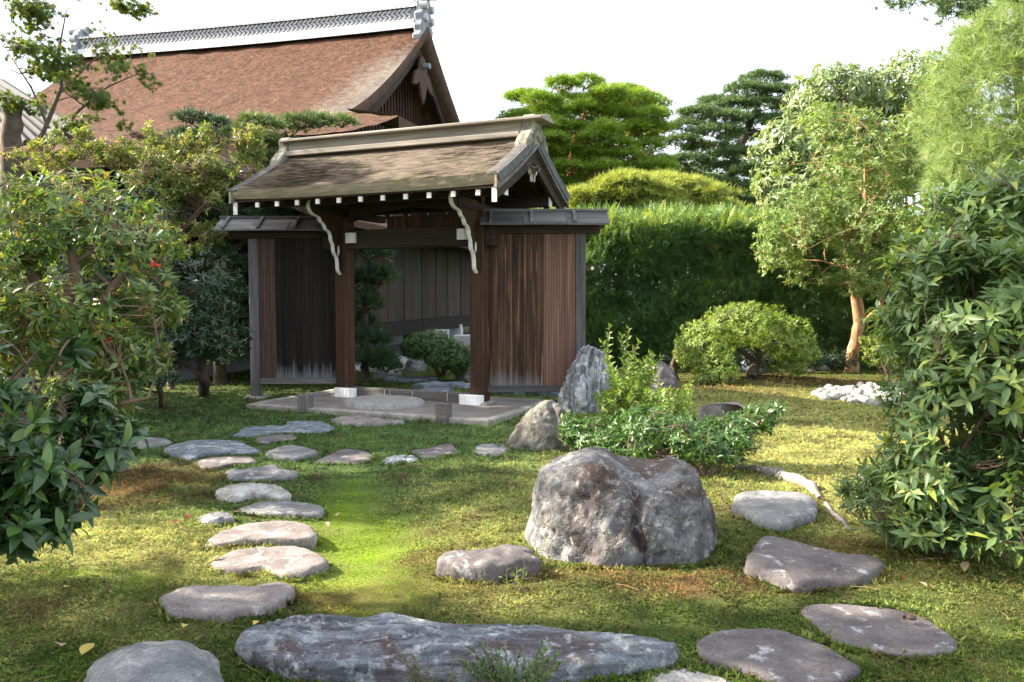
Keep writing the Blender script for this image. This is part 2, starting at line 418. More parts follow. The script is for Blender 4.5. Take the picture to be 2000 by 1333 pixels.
HS = {'stepping_stone': 0.38}
def slab_stone(name, label, px_poly, h, mat, cat='stone', group=None, round_=0.35, rough=0.012, dome=0.0, tilt=(0, 0), strata=0.0, seed=0, sdir=None, z0=None, mask=True, rings=16, N=84):
    """natural stone sunk in the ground, from the outline of what shows of it: back edge = its top edge, front edge = its foot"""
    py = np.array([p[1] for p in px_poly], float); lo, hi = py.min(), py.max()
    t = (hi - py) / (hi - lo + 1e-9); t = np.clip(t * 1.6 - 0.15, 0, 1)
    h = h * HS.get(name, 1.0)
    c0 = ground(np.mean([p[0] for p in px_poly]), (lo + hi) / 2) if z0 is None else np.array([0, 0, z0])
    Q = np.array([on_z(p[0], p[1], c0[2] + h * k)[:2] for p, k in zip(px_poly, t)])
    Q = smooth_poly(Q, N); c = Q.mean(0)
    o = np.array([c[0], c[1], c0[2]])
    L = Q - c; size = np.sqrt(np.abs(np.sum(L[:, 0] * np.roll(L[:, 1], -1) - L[:, 1] * np.roll(L[:, 0], -1)) / 2))
    rr = np.concatenate([np.linspace(0, 1, rings) ** 0.85, [1.0, 1.0, 1.0]])
    edge = min(0.9, round_ * h / size * 3.2 + 0.06)
    k = np.arange(len(rr))[:, None]
    s = np.clip((rr - (1 - edge)) / edge, 0, 1)
    top = h * np.sqrt(np.clip(1 - 0.45 * s ** 2.6, 0, 1)) 
    zz = top.copy(); zz[-3:] = [h * 0.32, -0.02, -0.14]
    inset = np.ones(len(rr)); inset[-4] = 0.985; inset[-3] = 1.0; inset[-2] = 0.985; inset[-1] = 0.95
    V = np.zeros((len(rr), N, 3))
    V[..., :2] = L[None] * (rr * inset)[:, None, None]
    V[..., 2] = zz[:, None]
    r2 = (np.hypot(V[..., 0], V[..., 1]) / (size * 0.6))
    V[..., 2] += dome * np.clip(1 - r2 ** 2, 0, 1) + (tilt[0] * V[..., 0] + tilt[1] * V[..., 1]) * (zz[:, None] > 0)
    q = V * (1.6 / max(size, 0.3)) + seed * 7.1
    dn = fbm(q, 4) * 0.9 + 0.5 * fbm(q * 4.5, 3)
    if strata:
        a = seed * 0.9 if sdir is None else sdir; u = V[..., 0] * math.sin(a) + V[..., 1] * math.cos(a)
        w = u * 16 / strata + 2.2 * fbm(q * 1.3, 3)
        dn = dn + 0.9 * (np.abs(((w) % 1) - 0.5) * 2 - 0.5)
    out = np.where(zz > 0, 1, 0.25)[:, None]
    V[..., 2] += dn * rough * out
    side = (fbm(q * 2.2 + 40, 3) * 1.5 + .6 * fbm(q * 8 + 4, 3)) * rough
    nl = np.linalg.norm(L, axis=1)[:, None] + 1e-6
    V[..., :2] += (L / nl)[None] * (side * np.clip(rr, 0, 1)[:, None] ** 3)[..., None]
    mb = MB(); mb.grid(V, closed=True)
    ob = mb.build(name, mat, smooth=True); ob.location = o
    tag(ob, label, cat, group)
    if mask: STONE_MASKS.append(Q)
    return ob

def standing_rock(name, label, px_sil, Yc, depth, mat, base_py, seed=0, rough=0.03, power=2.6, grooves=(), strata=0.0, nx=90, nt=64, facets=(), group=None, lean=0.0, sink=0.12):
    """free-standing boulder: px_sil is its skyline from left foot to right foot"""
    S = np.array([at(p[0], p[1], Yc) for p in px_sil])
    x0, x1 = S[0, 0], S[-1, 0]; xc, hw = (x0 + x1) / 2, (x1 - x0) / 2
    th = np.linspace(-1, 1, nx); xs = xc + hw * np.sin(th * np.pi / 2)
    order = np.argsort(S[:, 0]); zt = np.interp(xs, S[order, 0], S[order, 2])
    zb = float(height(xc, Yc))
    e = np.abs((xs - xc) / hw)
    b = depth / 2 * np.clip(1 - e ** (power * 1.25), 0.0, 1) ** (1 / 2.2) + 0.01
    ph = np.linspace(0, np.pi, nt)
    cy = np.sign(np.cos(ph)) * np.abs(np.cos(ph)) ** (2 / power); sz = np.abs(np.sin(ph)) ** (2 / power)
    V = np.zeros((nx, nt, 3))
    V[..., 0] = xs[:, None]
    V[..., 1] = Yc - b[:, None] * cy[None] + lean * (sz[None] * (zt - zb)[:, None])
    V[..., 2] = zb - sink + (zt - zb + sink)[:, None] * sz[None]
    for (gp, gw, gd) in grooves:              # a cleft running down the face
        q0, q1 = at(gp[0][0], gp[0][1], Yc - depth * .4), at(gp[1][0], gp[1][1], Yc - depth * .4)
        tt = np.clip((V[..., 2] - q0[2]) / (q1[2] - q0[2] + 1e-9), 0, 1); gxp = q0[0] + tt * (q1[0] - q0[0]) + 0.02 * np.sin(V[..., 2] * 21)
        V[..., 1] += gd * np.exp(-((V[..., 0] - gxp) / gw) ** 2) * (cy > -0.2)[None]
    c = np.array([xc, Yc, zb + (zt.max() - zb) * 0.4])
    for nv, keep, k_ in facets:              # broad broken faces
        nv = np.array(nv) / np.linalg.norm(nv); d = (V - c) @ nv; lim = d.max() * keep
        V -= nv * (np.clip(d - lim, 0, None) * k_)[..., None]
    D = V - c; D /= np.linalg.norm(D, axis=-1, keepdims=True) + 1e-9
    q = V * 2.6 + seed * 5.3
    dn = fbm(q, 5, 0.55) + 0.75 * (0.5 - np.abs(fbm(q * 1.7 + 9, 4, 0.6))) + 0.22 * fbm(q * 7, 3, 0.6)
    if strata:
        w = (V[..., 0] * math.cos(strata) + V[..., 2] * math.sin(strata)) * 11 + 1.8 * fbm(q * 0.8, 3)
        dn = dn + 0.6 * (np.abs(w % 1 - 0.5) * 2 - 0.5)
    V += D * (dn * rough)[..., None]
    o = np.array([xc, Yc, zb])
    mb = MB(); mb.grid(V - o)
    ob = mb.build(name, mat, smooth=True); ob.location = o
    tag(ob, label, 'rock', group)
    front = np.stack([xs, Yc - b], -1); back = np.stack([xs[::-1], (Yc + b)[::-1]], -1)
    STONE_MASKS.append(np.concatenate([front, back])[::4])
    return ob

MR_BLUE = rockmat('blue_gray_schist', [(0.055, 0.065, 0.080), (0.13, 0.155, 0.185), (0.23, 0.26, 0.29)], (0.40, 0.43, 0.44), (0.53, 0.70), strata=(2.5, 14, 14), bmp=0.9)
MR_SLAB = rockmat('slate_slab', [(0.045, 0.048, 0.058), (0.125, 0.135, 0.155), (0.235, 0.255, 0.28)], (0.40, 0.42, 0.43), (0.52, 0.68), strata=(2.0, 11, 9), bmp=1.0, stain=(0.085, 0.060, 0.060), lscale=13)
MR_PURP = rockmat('purple_stone', [(0.066, 0.057, 0.060), (0.108, 0.094, 0.095), (0.158, 0.140, 0.138)], (0.34, 0.34, 0.35), (0.57, 0.66), 5.0, bmp=0.35, lscale=6)
MR_TAN = rockmat('warm_stone', [(0.115, 0.096, 0.090), (0.19, 0.165, 0.155), (0.275, 0.245, 0.228)], (0.42, 0.40, 0.38), (0.55, 0.72), 5.0, bmp=0.55)
MR_GRAY = rockmat('gray_stone', [(0.085, 0.083, 0.087), (0.145, 0.145, 0.15), (0.225, 0.22, 0.215)], (0.37, 0.36, 0.35), (0.52, 0.70), 4.0, bmp=0.6)
MR_WHITE = rockmat('pale_stone', [(0.16, 0.15, 0.14), (0.28, 0.26, 0.24), (0.40, 0.38, 0.35)], (0.50, 0.49, 0.46), (0.48, 0.66), 5.0, bmp=0.7)
MR_BOULD = rockmat('boulder', [(0.072, 0.074, 0.084), (0.15, 0.15, 0.156), (0.265, 0.254, 0.236)], (0.44, 0.42, 0.39), (0.54, 0.72), 5.5, bmp=1.0, stain=(0.072, 0.050, 0.043), lscale=16, cracks=7.0)
MR_STAND = rockmat('banded_rock', [(0.035, 0.038, 0.042), (0.20, 0.21, 0.225), (0.60, 0.60, 0.60)], (0.66, 0.66, 0.64), (0.56, 0.62), strata=(10, 10, 1.7), bmp=0.9, lscale=5, cracks=3.5)
MR_OCH = rockmat('ochre_rock', [(0.07, 0.07, 0.062), (0.16, 0.155, 0.135), (0.28, 0.265, 0.22)], (0.36, 0.35, 0.29), (0.55, 0.68), strata=(8, 8, 2), bmp=1.0, stain=(0.10, 0.092, 0.075), cracks=3.5)

def c1(*pts): return [(240 + x / 2.857, 800 + y / 2.857) for x, y in pts]
def c2(*pts): return [(150 + x / 2.857, 1040 + y / 2.857) for x, y in pts]
def c3(*pts): return [(800 + x / 2.7045, 840 + y / 2.7045) for x, y in pts]
def c4(*pts): return [(1340 + x / 2.942, 880 + y / 2.942) for x, y in pts]
GS = 'stepping stones across the moss'
ST = 'stepping_stone'
slab_stone(ST, 'small gray stone half under the left bush, outermost of the row', c1((45,175),(110,155),(200,155),(275,185),(240,205),(170,225),(100,230),(60,215)), .09, MR_GRAY, 'stepping stone', GS, .6, .012, .02, seed=1)
slab_stone(ST, 'long blue gray stepping stone with fine wavy ridges', c1((228,215),(290,185),(400,168),(500,172),(620,180),(700,205),(765,225),(740,245),(640,250),(560,258),(450,270),(390,290),(330,280),(270,262),(235,240)), .10, MR_BLUE, 'stepping stone', GS, .5, .012, .03, strata=.8, sdir=.35, seed=2)
slab_stone(ST, 'low violet gray stone touching the front of the ridged blue stone', c1((405,295),(470,265),(580,258),(700,260),(745,285),(735,305),(640,312),(560,330),(460,340),(420,325)), .07, MR_PURP, 'stepping stone', GS, .5, .012, seed=3)
slab_stone(ST, 'wide dark slate stone farthest back on the left, before the gate floor', c1((600,160),(640,130),(680,100),(780,90),(900,85),(930,68),(1050,60),(1140,80),(1190,110),(1100,130),(980,140),(900,140),(780,155),(690,168)), .08, MR_BLUE, 'stepping stone', GS, .5, .016, strata=1.5, seed=4)
slab_stone(ST, 'small dark stone leaning on the front of the wide slate stone', c1((735,170),(770,150),(880,140),(960,140),(968,165),(900,180),(800,195),(745,190)), .06, MR_PURP, 'stepping stone', GS, .5, .01, seed=5)
slab_stone(ST, 'pale gray flat stone against the edging of the gate floor', c1((1160,55),(1230,35),(1330,30),(1480,50),(1570,75),(1500,88),(1380,98),(1270,95),(1200,75)), .12, MR_TAN, 'stepping stone', GS, .25, .01, seed=6)
slab_stone(ST, 'brown stone with a pale front edge behind the knobbly stepping stone', c1((795,255),(850,215),(920,197),(1020,208),(1085,240),(1040,270),(940,290),(860,285),(810,272)), .11, MR_GRAY, 'stepping stone', GS, .45, .012, seed=7)
slab_stone(ST, 'flat plum coloured stone level with the lawn in the middle', c1((1065,300),(1130,260),(1230,220),(1330,225),(1405,262),(1380,295),(1280,310),(1150,312)), .04, MR_PURP, 'stepping stone', GS, .4, .006, seed=8)
slab_stone(ST, 'smallest whitish blue stone between two plum coloured stones', c1((1455,295),(1500,260),(1560,250),(1620,262),(1650,290),(1580,305),(1500,315)), .07, MR_STAND, 'stepping stone', GS, .6, .012, .02, seed=9)
slab_stone(ST, 'flat plum stone with a pointed back, right of the small whitish stone', c1((1605,230),(1700,215),(1820,187),(1880,240),(1820,265),(1700,280),(1640,262)), .035, MR_PURP, 'stepping stone', GS, .4, .005, seed=10)
slab_stone(ST, 'pale flat stone at the foot of the leaning pointed rock', c3((325,110),(370,78),(480,72),(520,100),(490,140),(380,140)), .04, MR_GRAY, 'stepping stone', GS, .4, .006, seed=11)
slab_stone(ST, 'knobbly gray stepping stone in shade, behind the whitest one', c1((560,355),(620,330),(760,315),(850,300),(885,325),(960,350),(985,375),(930,395),(800,408),(620,412),(575,385)), .11, MR_GRAY, 'stepping stone', GS, .35, .02, seed=12)
slab_stone(ST, 'whitest sunlit stepping stone with a rough front', c1((540,465),(580,425),(680,405),(800,410),(880,440),(945,485),(880,508),(760,505),(680,515),(610,540),(560,520)), .13, MR_WHITE, 'stepping stone', GS, .6, .018, .02, seed=13)
slab_stone(ST, 'long bluish stepping stone with rounded ends, in front of the whitest one', c1((630,575),(700,525),(800,508),(950,510),(1090,525),(1110,580),(1050,605),(900,605),(760,608),(690,598)), .09, MR_GRAY, 'stepping stone', GS, .6, .01, seed=14)
slab_stone(ST, 'small round gray stone left of the stepping stone row', c1((410,635),(460,590),(540,573),(600,590),(615,620),(560,638),(480,658)), .07, MR_GRAY, 'stepping stone', GS, .7, .012, .02, seed=15)
slab_stone(ST, 'broad beige stepping stone sloping down to its left end', c1((460,765),(500,700),(600,650),(730,620),(900,620),(1030,640),(1080,690),(1080,735),(980,748),(850,742),(700,752),(560,780),(490,788)), .12, MR_TAN, 'stepping stone', GS, .5, .012, tilt=(.03, 0), seed=16)
slab_stone(ST, 'big oval rosy stepping stone with a chipped white front edge', c1((490,875),(560,805),(680,770),(900,755),(1020,770),(1130,825),(1150,865),(1080,920),(950,962),(850,950),(780,915),(640,945),(540,920)), .13, MR_TAN, 'stepping stone', GS, .28, .008, seed=17)
slab_stone(ST, 'rosy stepping stone with squared corners, half shaded, nearest of the row', c1((210,1070),(260,1020),(350,980),(520,975),(700,970),(880,958),(950,970),(960,1010),(890,1065),(825,1135),(640,1165),(560,1195),(380,1180),(250,1175),(220,1125)), .12, MR_TAN, 'stepping stone', GS, .2, .008, seed=18)
slab_stone('rock', 'rounded gray speckled boulder at the front left corner of the moss', c2((40,800),(120,660),(230,590),(430,566),(600,580),(690,640),(780,760),(870,960),(850,1200),(450,1300),(60,1200),(10,980)), .17, MR_GRAY, 'rock', None, .9, .014, .07, seed=19, rings=26)
slab_stone('stone_slab', 'long blue gray slab with wavy ridges across the front of the garden', [(460,1240),(500,1215),(570,1200),(640,1197),(700,1203),(750,1200),(800,1212),(870,1222),(1000,1225),(1100,1228),(1180,1235),(1260,1245),(1318,1262),(1310,1285),(1250,1302),(1180,1322),(1080,1345),(900,1360),(700,1342),(560,1318),(520,1292),(480,1267)], .085, MR_SLAB, 'stone slab', None, .45, .0165, .03, strata=.36, sdir=.12, seed=20, rings=44, N=200)
slab_stone(ST, 'smooth rounded gray green stone behind the wedge shaped stone', c4((265,310),(300,235),(420,215),(560,218),(700,245),(755,300),(740,390),(660,440),(560,472),(450,458),(380,412),(320,352)), .20, MR_GRAY, 'stepping stone', GS, .6, .012, .02, seed=21)
slab_stone(ST, 'thick wedge shaped gray stone right of the big cleft boulder', c4((350,680),(380,570),(440,495),(600,505),(780,550),(900,590),(1060,600),(1130,640),(1130,700),(1080,770),(1000,805),(800,805),(680,825),(540,805),(430,735)), .20, MR_PURP, 'stepping stone', GS, .22, .012, tilt=(-.02, .02), seed=22, rings=24)
slab_stone(ST, 'flat plum oval stone with a snail shell on it', c4((648,920),(700,885),(850,880),(1050,890),(1250,910),(1400,970),(1520,1060),(1570,1140),(1500,1182),(1350,1194),(1180,1184),(1000,1154),(850,1112),(760,1042),(690,972)), .045, MR_PURP, 'stepping stone', GS, .3, .006, seed=23)
slab_stone(ST, 'flat dark plum oval stone with white lichen blots, front right', c4((60,1090),(130,1045),(280,1025),(500,1020),(650,1060),(800,1120),(920,1200),(990,1262),(930,1318),(820,1362),(550,1365),(400,1300),(250,1246),(110,1192),(68,1142)), .06, MR_PURP, 'stepping stone', GS, .35, .006, seed=24)
slab_stone(ST, 'pale lichen covered stone cut by the bottom edge of the picture', [(1262,1345),(1285,1312),(1320,1300),(1360,1308),(1420,1325),(1450,1352),(1380,1385),(1290,1380)], .05, MR_WHITE, 'stepping stone', GS, .4, .006, seed=25)
slab_stone('rock', 'low dark block of rock at the left foot of the big cleft boulder', c3((150,660),(180,628),(320,625),(480,605),(600,603),(650,640),(690,700),(690,770),(560,800),(420,815),(330,805),(240,775),(190,725)), .115, MR_PURP, 'rock', None, .25, .014, seed=26, rings=22)
slab_stone('rock', 'flat topped brown rock in the sunlit moss behind the spreading shrub', [(1362,802),(1385,790),(1440,787),(1455,800),(1446,815),(1390,818)], .20, MR_TAN, 'rock', None, .25, .01, seed=27)

standing_rock('rock', 'big two humped boulder with a cleft down its face', [(1028,1118),(1030,1060),(1036,1000),(1044,950),(1058,918),(1090,906),(1120,894),(1158,885),(1195,894),(1218,911),(1250,920),(1290,919),(1320,908),(1350,911),(1372,950),(1394,1005),(1405,1050),(1400,1110)], 4.95, 0.95, MR_BOULD, 1128, 3, .036, 3.6, grooves=[(((1226, 915), (1258, 1125)), .030, .085), (((1085, 930), (1110, 1100)), .05, .04)], facets=(((-.55, -.8, .2), .80, .8), ((.45, -.85, .22), .80, .8), ((-.12, -.9, .45), .86, .8), ((.85, -.45, .12), .86, .8), ((-.9, -.4, .25), .88, .7), ((.2, -.95, -.1), .88, .8), ((.35, -.5, .8), .9, .7), ((-.45, -.45, .75), .9, .7)), nx=150, nt=100)
standing_rock('rock', 'tall pointed black and white standing rock beside the right wing wall', [(1092,812),(1097,785),(1103,757),(1112,728),(1122,704),(1134,687),(1148,679),(1164,681),(1180,692),(1192,720),(1200,760),(1212,815)], 10.9, 0.7, MR_STAND, 806, 8, .045, 2.5, strata=1.25, grooves=[(((1150, 690), (1160, 800)), .06, .09)], nx=100, nt=70)
standing_rock('rock', 'leaning ochre gray pointed rock in front of the standing rock', [(972,892),(990,862),(1012,832),(1034,806),(1056,788),(1074,784),(1092,790),(1106,812),(1120,850),(1130,880)], 8.3, 0.6, MR_OCH, 885, 12, .035, 2.2, strata=0.7, grooves=[(((1075, 800), (1098, 860)), .03, .06)], nx=100, nt=70)
standing_rock('rock', 'dark gray rock between the young shrub and the hedge', [(1218,812),(1232,780),(1250,762),(1275,752),(1298,768),(1312,800),(1318,815)], 11.2, 0.6, MR_GRAY, 806, 21, .035, 2.3)
standing_rock('rock', 'shaded pointed rock at the hedge foot, left of the leaning camellia', [(1255,772),(1268,745),(1280,718),(1292,708),(1308,722),(1322,750),(1332,775)], 13.2, 0.6, MR_PURP, 770, 25, .035, 2.0)
standing_rock('rock', 'bluish rock seen under the round camellia, right of its trunk base', [(1440,738),(1448,712),(1462,700),(1480,700),(1492,715),(1498,738)], 16.4, 0.5, MR_BLUE, 738, 33, .03, 2.2)
standing_rock('rock', 'low whitish rock at the hedge foot under the camellia branches', [(1535,735),(1542,722),(1560,716),(1580,720),(1592,736)], 16.6, 0.5, MR_WHITE, 735, 37, .03, 2.2)
standing_rock('rock', 'low rock just left of the crape myrtle trunk', [(1590,735),(1594,718),(1606,710),(1618,718),(1622,735)], 16.8, 0.4, MR_GRAY, 735, 39, .03, 2.2)
standing_rock('rock', 'low rock deep in shade under the right evergreen shrub', [(1755,1040),(1775,1022),(1800,1018),(1830,1028),(1845,1048)], 5.3, 0.3, MR_GRAY, 1045, 41, .02, 2.2)

# pebbles of the dry bed
pb = thing('pebble_bed', 'patch of round white pebbles in the sunlit moss, far right', 'pebble bed', ground(1690, 778))
PM = rockmat('white_pebble', [(0.15, 0.143, 0.13), (0.23, 0.222, 0.205), (0.33, 0.32, 0.295)], (0.40, 0.39, 0.37), (0.5, 0.7), 6.0, bmp=0.25)
pm = []
for k in range(4):
    th, ph = np.meshgrid(np.linspace(0, np.pi, 7), np.linspace(0, 2*np.pi, 10, endpoint=False), indexing='ij')
    V = np.stack([np.sin(th)*np.cos(ph), np.sin(th)*np.sin(ph), np.cos(th)], -1); V *= (1 + 0.13 * fbm(V * 1.3 + k * 9, 2))[..., None]
    m = MB(); m.grid(V * np.array([.105, .08, .055]), closed=True); pm.append(m.mesh('stone', PM, smooth=True))
poly = np.array([G0(*p) for p in ((1592,774),(1620,764),(1680,758),(1760,758),(1800,770),(1790,792),(1735,797),(1690,794),(1650,786),(1605,784))])
pts = []
for _ in range(6000):
    p = poly.min(0) + rng.random(2) * np.ptp(poly, axis=0)
    if in_poly(np.array([p[0]]), np.array([p[1]]), poly)[0] and all(np.hypot(*(p - q)) > 0.165 for q in pts): pts.append(p)
for i, p in enumerate(pts):
    o = bpy.data.objects.new('stone', pm[i % 4]); COL.objects.link(o); o.parent = pb
    o.location = (p[0] - pb.location.x, p[1] - pb.location.y, float(height(*p)) - pb.location.z + 0.015 + 0.02 * random.random())
    s = random.uniform(.7, 1.25); o.scale = (s, s, s * random.uniform(.8, 1.3)); o.rotation_euler = (random.uniform(-.3, .3), random.uniform(-.3, .3), random.uniform(0, 6))
STONE_MASKS.append(poly)
# ================================================================== THE GATE
W_DARK = woodmat('aged_timber', [(0.25, (0.022, 0.011, 0.007)), (0.5, (0.048, 0.023, 0.013)), (0.75, (0.092, 0.043, 0.022))], 2, rough=.7)
W_BEAM = woodmat('aged_beam', [(0.25, (0.017, 0.011, 0.008)), (0.5, (0.033, 0.021, 0.015)), (0.75, (0.058, 0.038, 0.026))], 0, rough=.75)
W_DEEP = woodmat('aged_beam_across', [(0.25, (0.017, 0.011, 0.008)), (0.5, (0.033, 0.021, 0.015)), (0.75, (0.058, 0.038, 0.026))], 1, rough=.75)
W_SILL = woodmat('worn_sill', [(0.25, (0.05, 0.045, 0.042)), (0.5, (0.10, 0.092, 0.085)), (0.75, (0.17, 0.16, 0.15))], 0, rough=.8)
W_GRAY = woodmat('silvered_post', [(0.25, (0.060, 0.056, 0.056)), (0.5, (0.110, 0.104, 0.104)), (0.75, (0.165, 0.158, 0.158))], 2)
W_GRAYX = woodmat('silvered_board', [(0.25, (0.058, 0.054, 0.053)), (0.5, (0.110, 0.104, 0.102)), (0.75, (0.185, 0.178, 0.174))], 0)
W_RIDGE = woodmat('weathered_ridge', [(0.25, (0.13, 0.112, 0.092)), (0.5, (0.225, 0.198, 0.165)), (0.75, (0.32, 0.285, 0.24))], 0, bmp=.3)
W_OLDPLANK = woodmat('old_plank', [(0.25, (0.020, 0.012, 0.009)), (0.5, (0.060, 0.032, 0.020)), (0.75, (0.15, 0.072, 0.036))], 2, gray_base=(.16, .5, (0.20, 0.20, 0.205)), spots=((0.30, 0.16, 0.085), .58, .72), vary=.55)
W_BLACK = woodmat('black_plank', [(0.25, (0.007, 0.0055, 0.005)), (0.5, (0.014, 0.0105, 0.009)), (0.75, (0.027, 0.020, 0.017))], 2, gray_base=(.12, .50, (0.24, 0.26, 0.285)), vary=.4)
W_NEWPLANK = woodmat('newer_plank', [(0.25, (0.10, 0.053, 0.037)), (0.5, (0.165, 0.090, 0.062)), (0.75, (0.215, 0.122, 0.086))], 2, vary=.2, rough=.7)
W_NEWSHADE = woodmat('newer_plank_shaded', [(0.25, (0.05, 0.028, 0.021)), (0.5, (0.082, 0.048, 0.036)), (0.75, (0.115, 0.068, 0.052))], 2, vary=.2, rough=.7)  # newer plank colour with the trees' shade on the left wing mixed in
WHITE = plainmat('white_lime_paint', (0.66, 0.65, 0.60), .7, .06, 9, .1)
WHITE2 = plainmat('white_painted_wood', (0.82, 0.82, 0.82), .6, .05, 9, .1)
SLABM = plainmat('packed_earth_floor', (0.185, 0.165, 0.155), .9, .3, 3.0, .5)
EDGEM = rockmat('edging_granite', [(0.20, 0.185, 0.165), (0.30, 0.28, 0.25), (0.38, 0.36, 0.33)], (0.44, 0.43, 0.40), (0.55, 0.7), 6, bmp=.4)
STEPM = rockmat('round_step_granite', [(0.20, 0.195, 0.185), (0.28, 0.27, 0.255), (0.34, 0.33, 0.315)], (0.40, 0.39, 0.37), (0.55, 0.7), 12, bmp=.3)

def shinglemat(name, cols, mossc, lines=60.0):
    m, n, l, b = newmat(name)
    v = obj_coords(n, l, (5, 38, 38), jitter=False); t = noise(n, 1.0, 5, .65); l.new(v, t.inputs['Vector'])
    r = ramp(n, [(0.3 + 0.4 * i / (len(cols) - 1), c) for i, c in enumerate(cols)]); l.new(t.outputs[0], r.inputs[0])
    v2 = obj_coords(n, l, (1, 1, 1), jitter=False); t2 = noise(n, 3.2, 6, .65, .6); l.new(v2, t2.inputs['Vector'])
    r2 = ramp(n, [(0.50, (0, 0, 0)), (0.68, (1, 1, 1))]); l.new(t2.outputs[0], r2.inputs[0])
    c = mixc(n, l, r2.outputs[0], r.outputs[0], mossc)
    l.new(c, b.inputs['Base Color']); b.inputs['Roughness'].default_value = .9; b.inputs['Specular IOR Level'].default_value = .2
    bump(n, l, t.outputs[0], b, .8, .012); return m
SHING = shinglemat('cypress_shingle', [(0.055, 0.042, 0.034), (0.115, 0.088, 0.070), (0.19, 0.150, 0.118)], (0.135, 0.120, 0.070))
EAVEM = shinglemat('eave_layers', [(0.20, 0.16, 0.11), (0.30, 0.25, 0.175), (0.37, 0.315, 0.225)], (0.22, 0.21, 0.12))
TILEM = plainmat('old_roof_tile', (0.10, 0.10, 0.105), .75, .4, 12, .5)
ORNM = rockmat('lichened_tile', [(0.10, 0.095, 0.08), (0.20, 0.19, 0.155), (0.30, 0.285, 0.225)], (0.38, 0.36, 0.28), (0.5, 0.66), 8, bmp=.9)

GA = -R(24.0)
GX, GY = -1.445, 11.605
gate = thing('roofed_gate', 'dark timber gate with a shingled gable roof and white painted beam ends', 'gate', (GX, GY, 0), GA)
U0, U1, VE = -2.14, 1.93, 1.22
def rz_(v, lo=2.95, hi=3.62):
    s = abs(v) / VE; return hi - (hi - lo) * (s + 0.16 * s * (1 - s))
# posts
for u in (-1.105, 1.105):
    m = MB(); m.box(u-.105, u+.105, -.105, .105, .09, 2.66); m.build('post', W_DARK, gate, bevel=.012)
    m = MB(); m.box(u-.18, u+.18, -.17, .18, -.05, .09); m.build('post_stone', EDGEM, gate, bevel=.02)
    s = 1 if u < 0 else -1
    # white scalloped pivot shoe in front of the post, and the white pivot block up on the lintel
    x0, x1 = sorted((u - s * .11, u + s * .26))
    def shoe(x0, x1, z0, z1, front, scal):
        q = [(x0, -.107)]; nn = 26
        for k in range(nn + 1):
            t = k / nn; x = x0 + (x1 - x0) * t
            q.append((x, -.107 - front * (1 - abs(2*t-1) ** 4) ** .5 - .006 * abs(math.sin(t * math.pi * scal))))
        q.append((x1, -.107)); mb_ = MB(); mb_.prism(q[::-1], 2, z0, z1); return mb_
    shoe(x0, x1, .045, .185, .085, 7).build('pivot_shoe', WHITE2, gate)
    y0, y1 = sorted((u + s * .112, u + s * .285))
    shoe(y0, y1, 2.285, 2.43, .06, 6).build('pivot_block', WHITE, gate)
m = MB(); m.box(-1.42, -1.213, -.085, .085, 2.20, 2.47); m.box(-.997, .997, -.10, .10, 2.20, 2.47); m.box(1.213, 1.36, -.085, .085, 2.2, 2.47); m.build('lintel', W_BEAM, gate, bevel=.01)
m = MB(); m.box(-.997, .997, -.055, .055, .035, .19); m.build('sill', W_SILL, gate, bevel=.008)
for u in (-.40, -.31, .06, .62): 
    m = MB(); m.box(u, u + .006, -.058, -.054, .07, .185); m.build('sill_split', WHITE, gate)
# cross beams and struts
for u in (-1.105, 1.105):
    m = MB(); m.box(u-.05, u+.05, -.70, 1.05, 2.665, 2.765); m.build('bracket_beam', W_DEEP, gate, bevel=.006)
    # king strut above
    m = MB(); m.box(u-.06, u+.06, -.06, .06, 2.767, 3.30); m.build('strut', W_DARK, gate, bevel=.006)
m = MB()
pl = [(-.995, 2.60), (-.6, 2.72), (0, 2.78), (.6, 2.72), (.995, 2.60), (.995, 2.78), (.6, 2.88), (0, 2.93), (-.6, 2.88), (-.995, 2.78)]
m.prism(pl, 1, -.06, .06); m.build('rainbow_beam', W_BEAM, gate)
# transom lattice between lintel and rainbow beam
lm = MB().box(-.014, .014, -.012, .012, 0, .155).mesh('lattice_bar', W_DARK)
for k in range(34):
    u = -.36 + k * .04
    o = bpy.data.objects.new('lattice_bar', lm); COL.objects.link(o); o.parent = gate; o.location = (u, .02, 2.472)
m = MB(); m.box(-.40, .995, .0, .04, 2.628, 2.655); m.build('lattice_rail', W_BEAM, gate)
# purlins with white ends
for v, z in ((-.75, 2.77), (.75, 2.77), (0, 3.30)):
    m = MB(); m.box(U0 + .14, U1 - .10, v-.05, v+.05, z, z+.14); p = m.build('purlin', W_BEAM, gate, bevel=.006)
    for u in (U0 + .132, U1 - .098):
        m = MB(); m.box(u - .004, u + .010, v-.051, v+.051, z-.001, z+.141); m.build('end_cap', WHITE, p)
# rafters with white ends
def rafter_z(v): return rz_(v) - .215
for k in range(11):
    u = -1.72 + k * .336
    for s in (-1, 1):
        a, b_ = (u, s * 1.13, rafter_z(1.13)), (u, s * .04, rafter_z(.04))
        m = MB(); m.bar(a, b_, .055, .065); rf = m.build('rafter', W_DEEP, gate)
        m = MB(); m.box(u-.028, u+.028, s*1.13 - .012, s*1.13 + .012, a[2]-.043, a[2]+.022); m.build('end_cap', WHITE, rf)
# soffit boards
for s in (-1, 1):
    n_ = 9
    for k in range(n_):
        v0, v1 = 1.15 * k / n_, 1.15 * (k + .985) / n_
        m = MB(); m.prism([(s*v0, rz_(v0) - .172), (s*v1, rz_(v1) - .172), (s*v1, rz_(v1) - .15), (s*v0, rz_(v0) - .15)], 0, U0 + .06, U1 - .06)
        m.build('soffit_board', W_BEAM, gate)
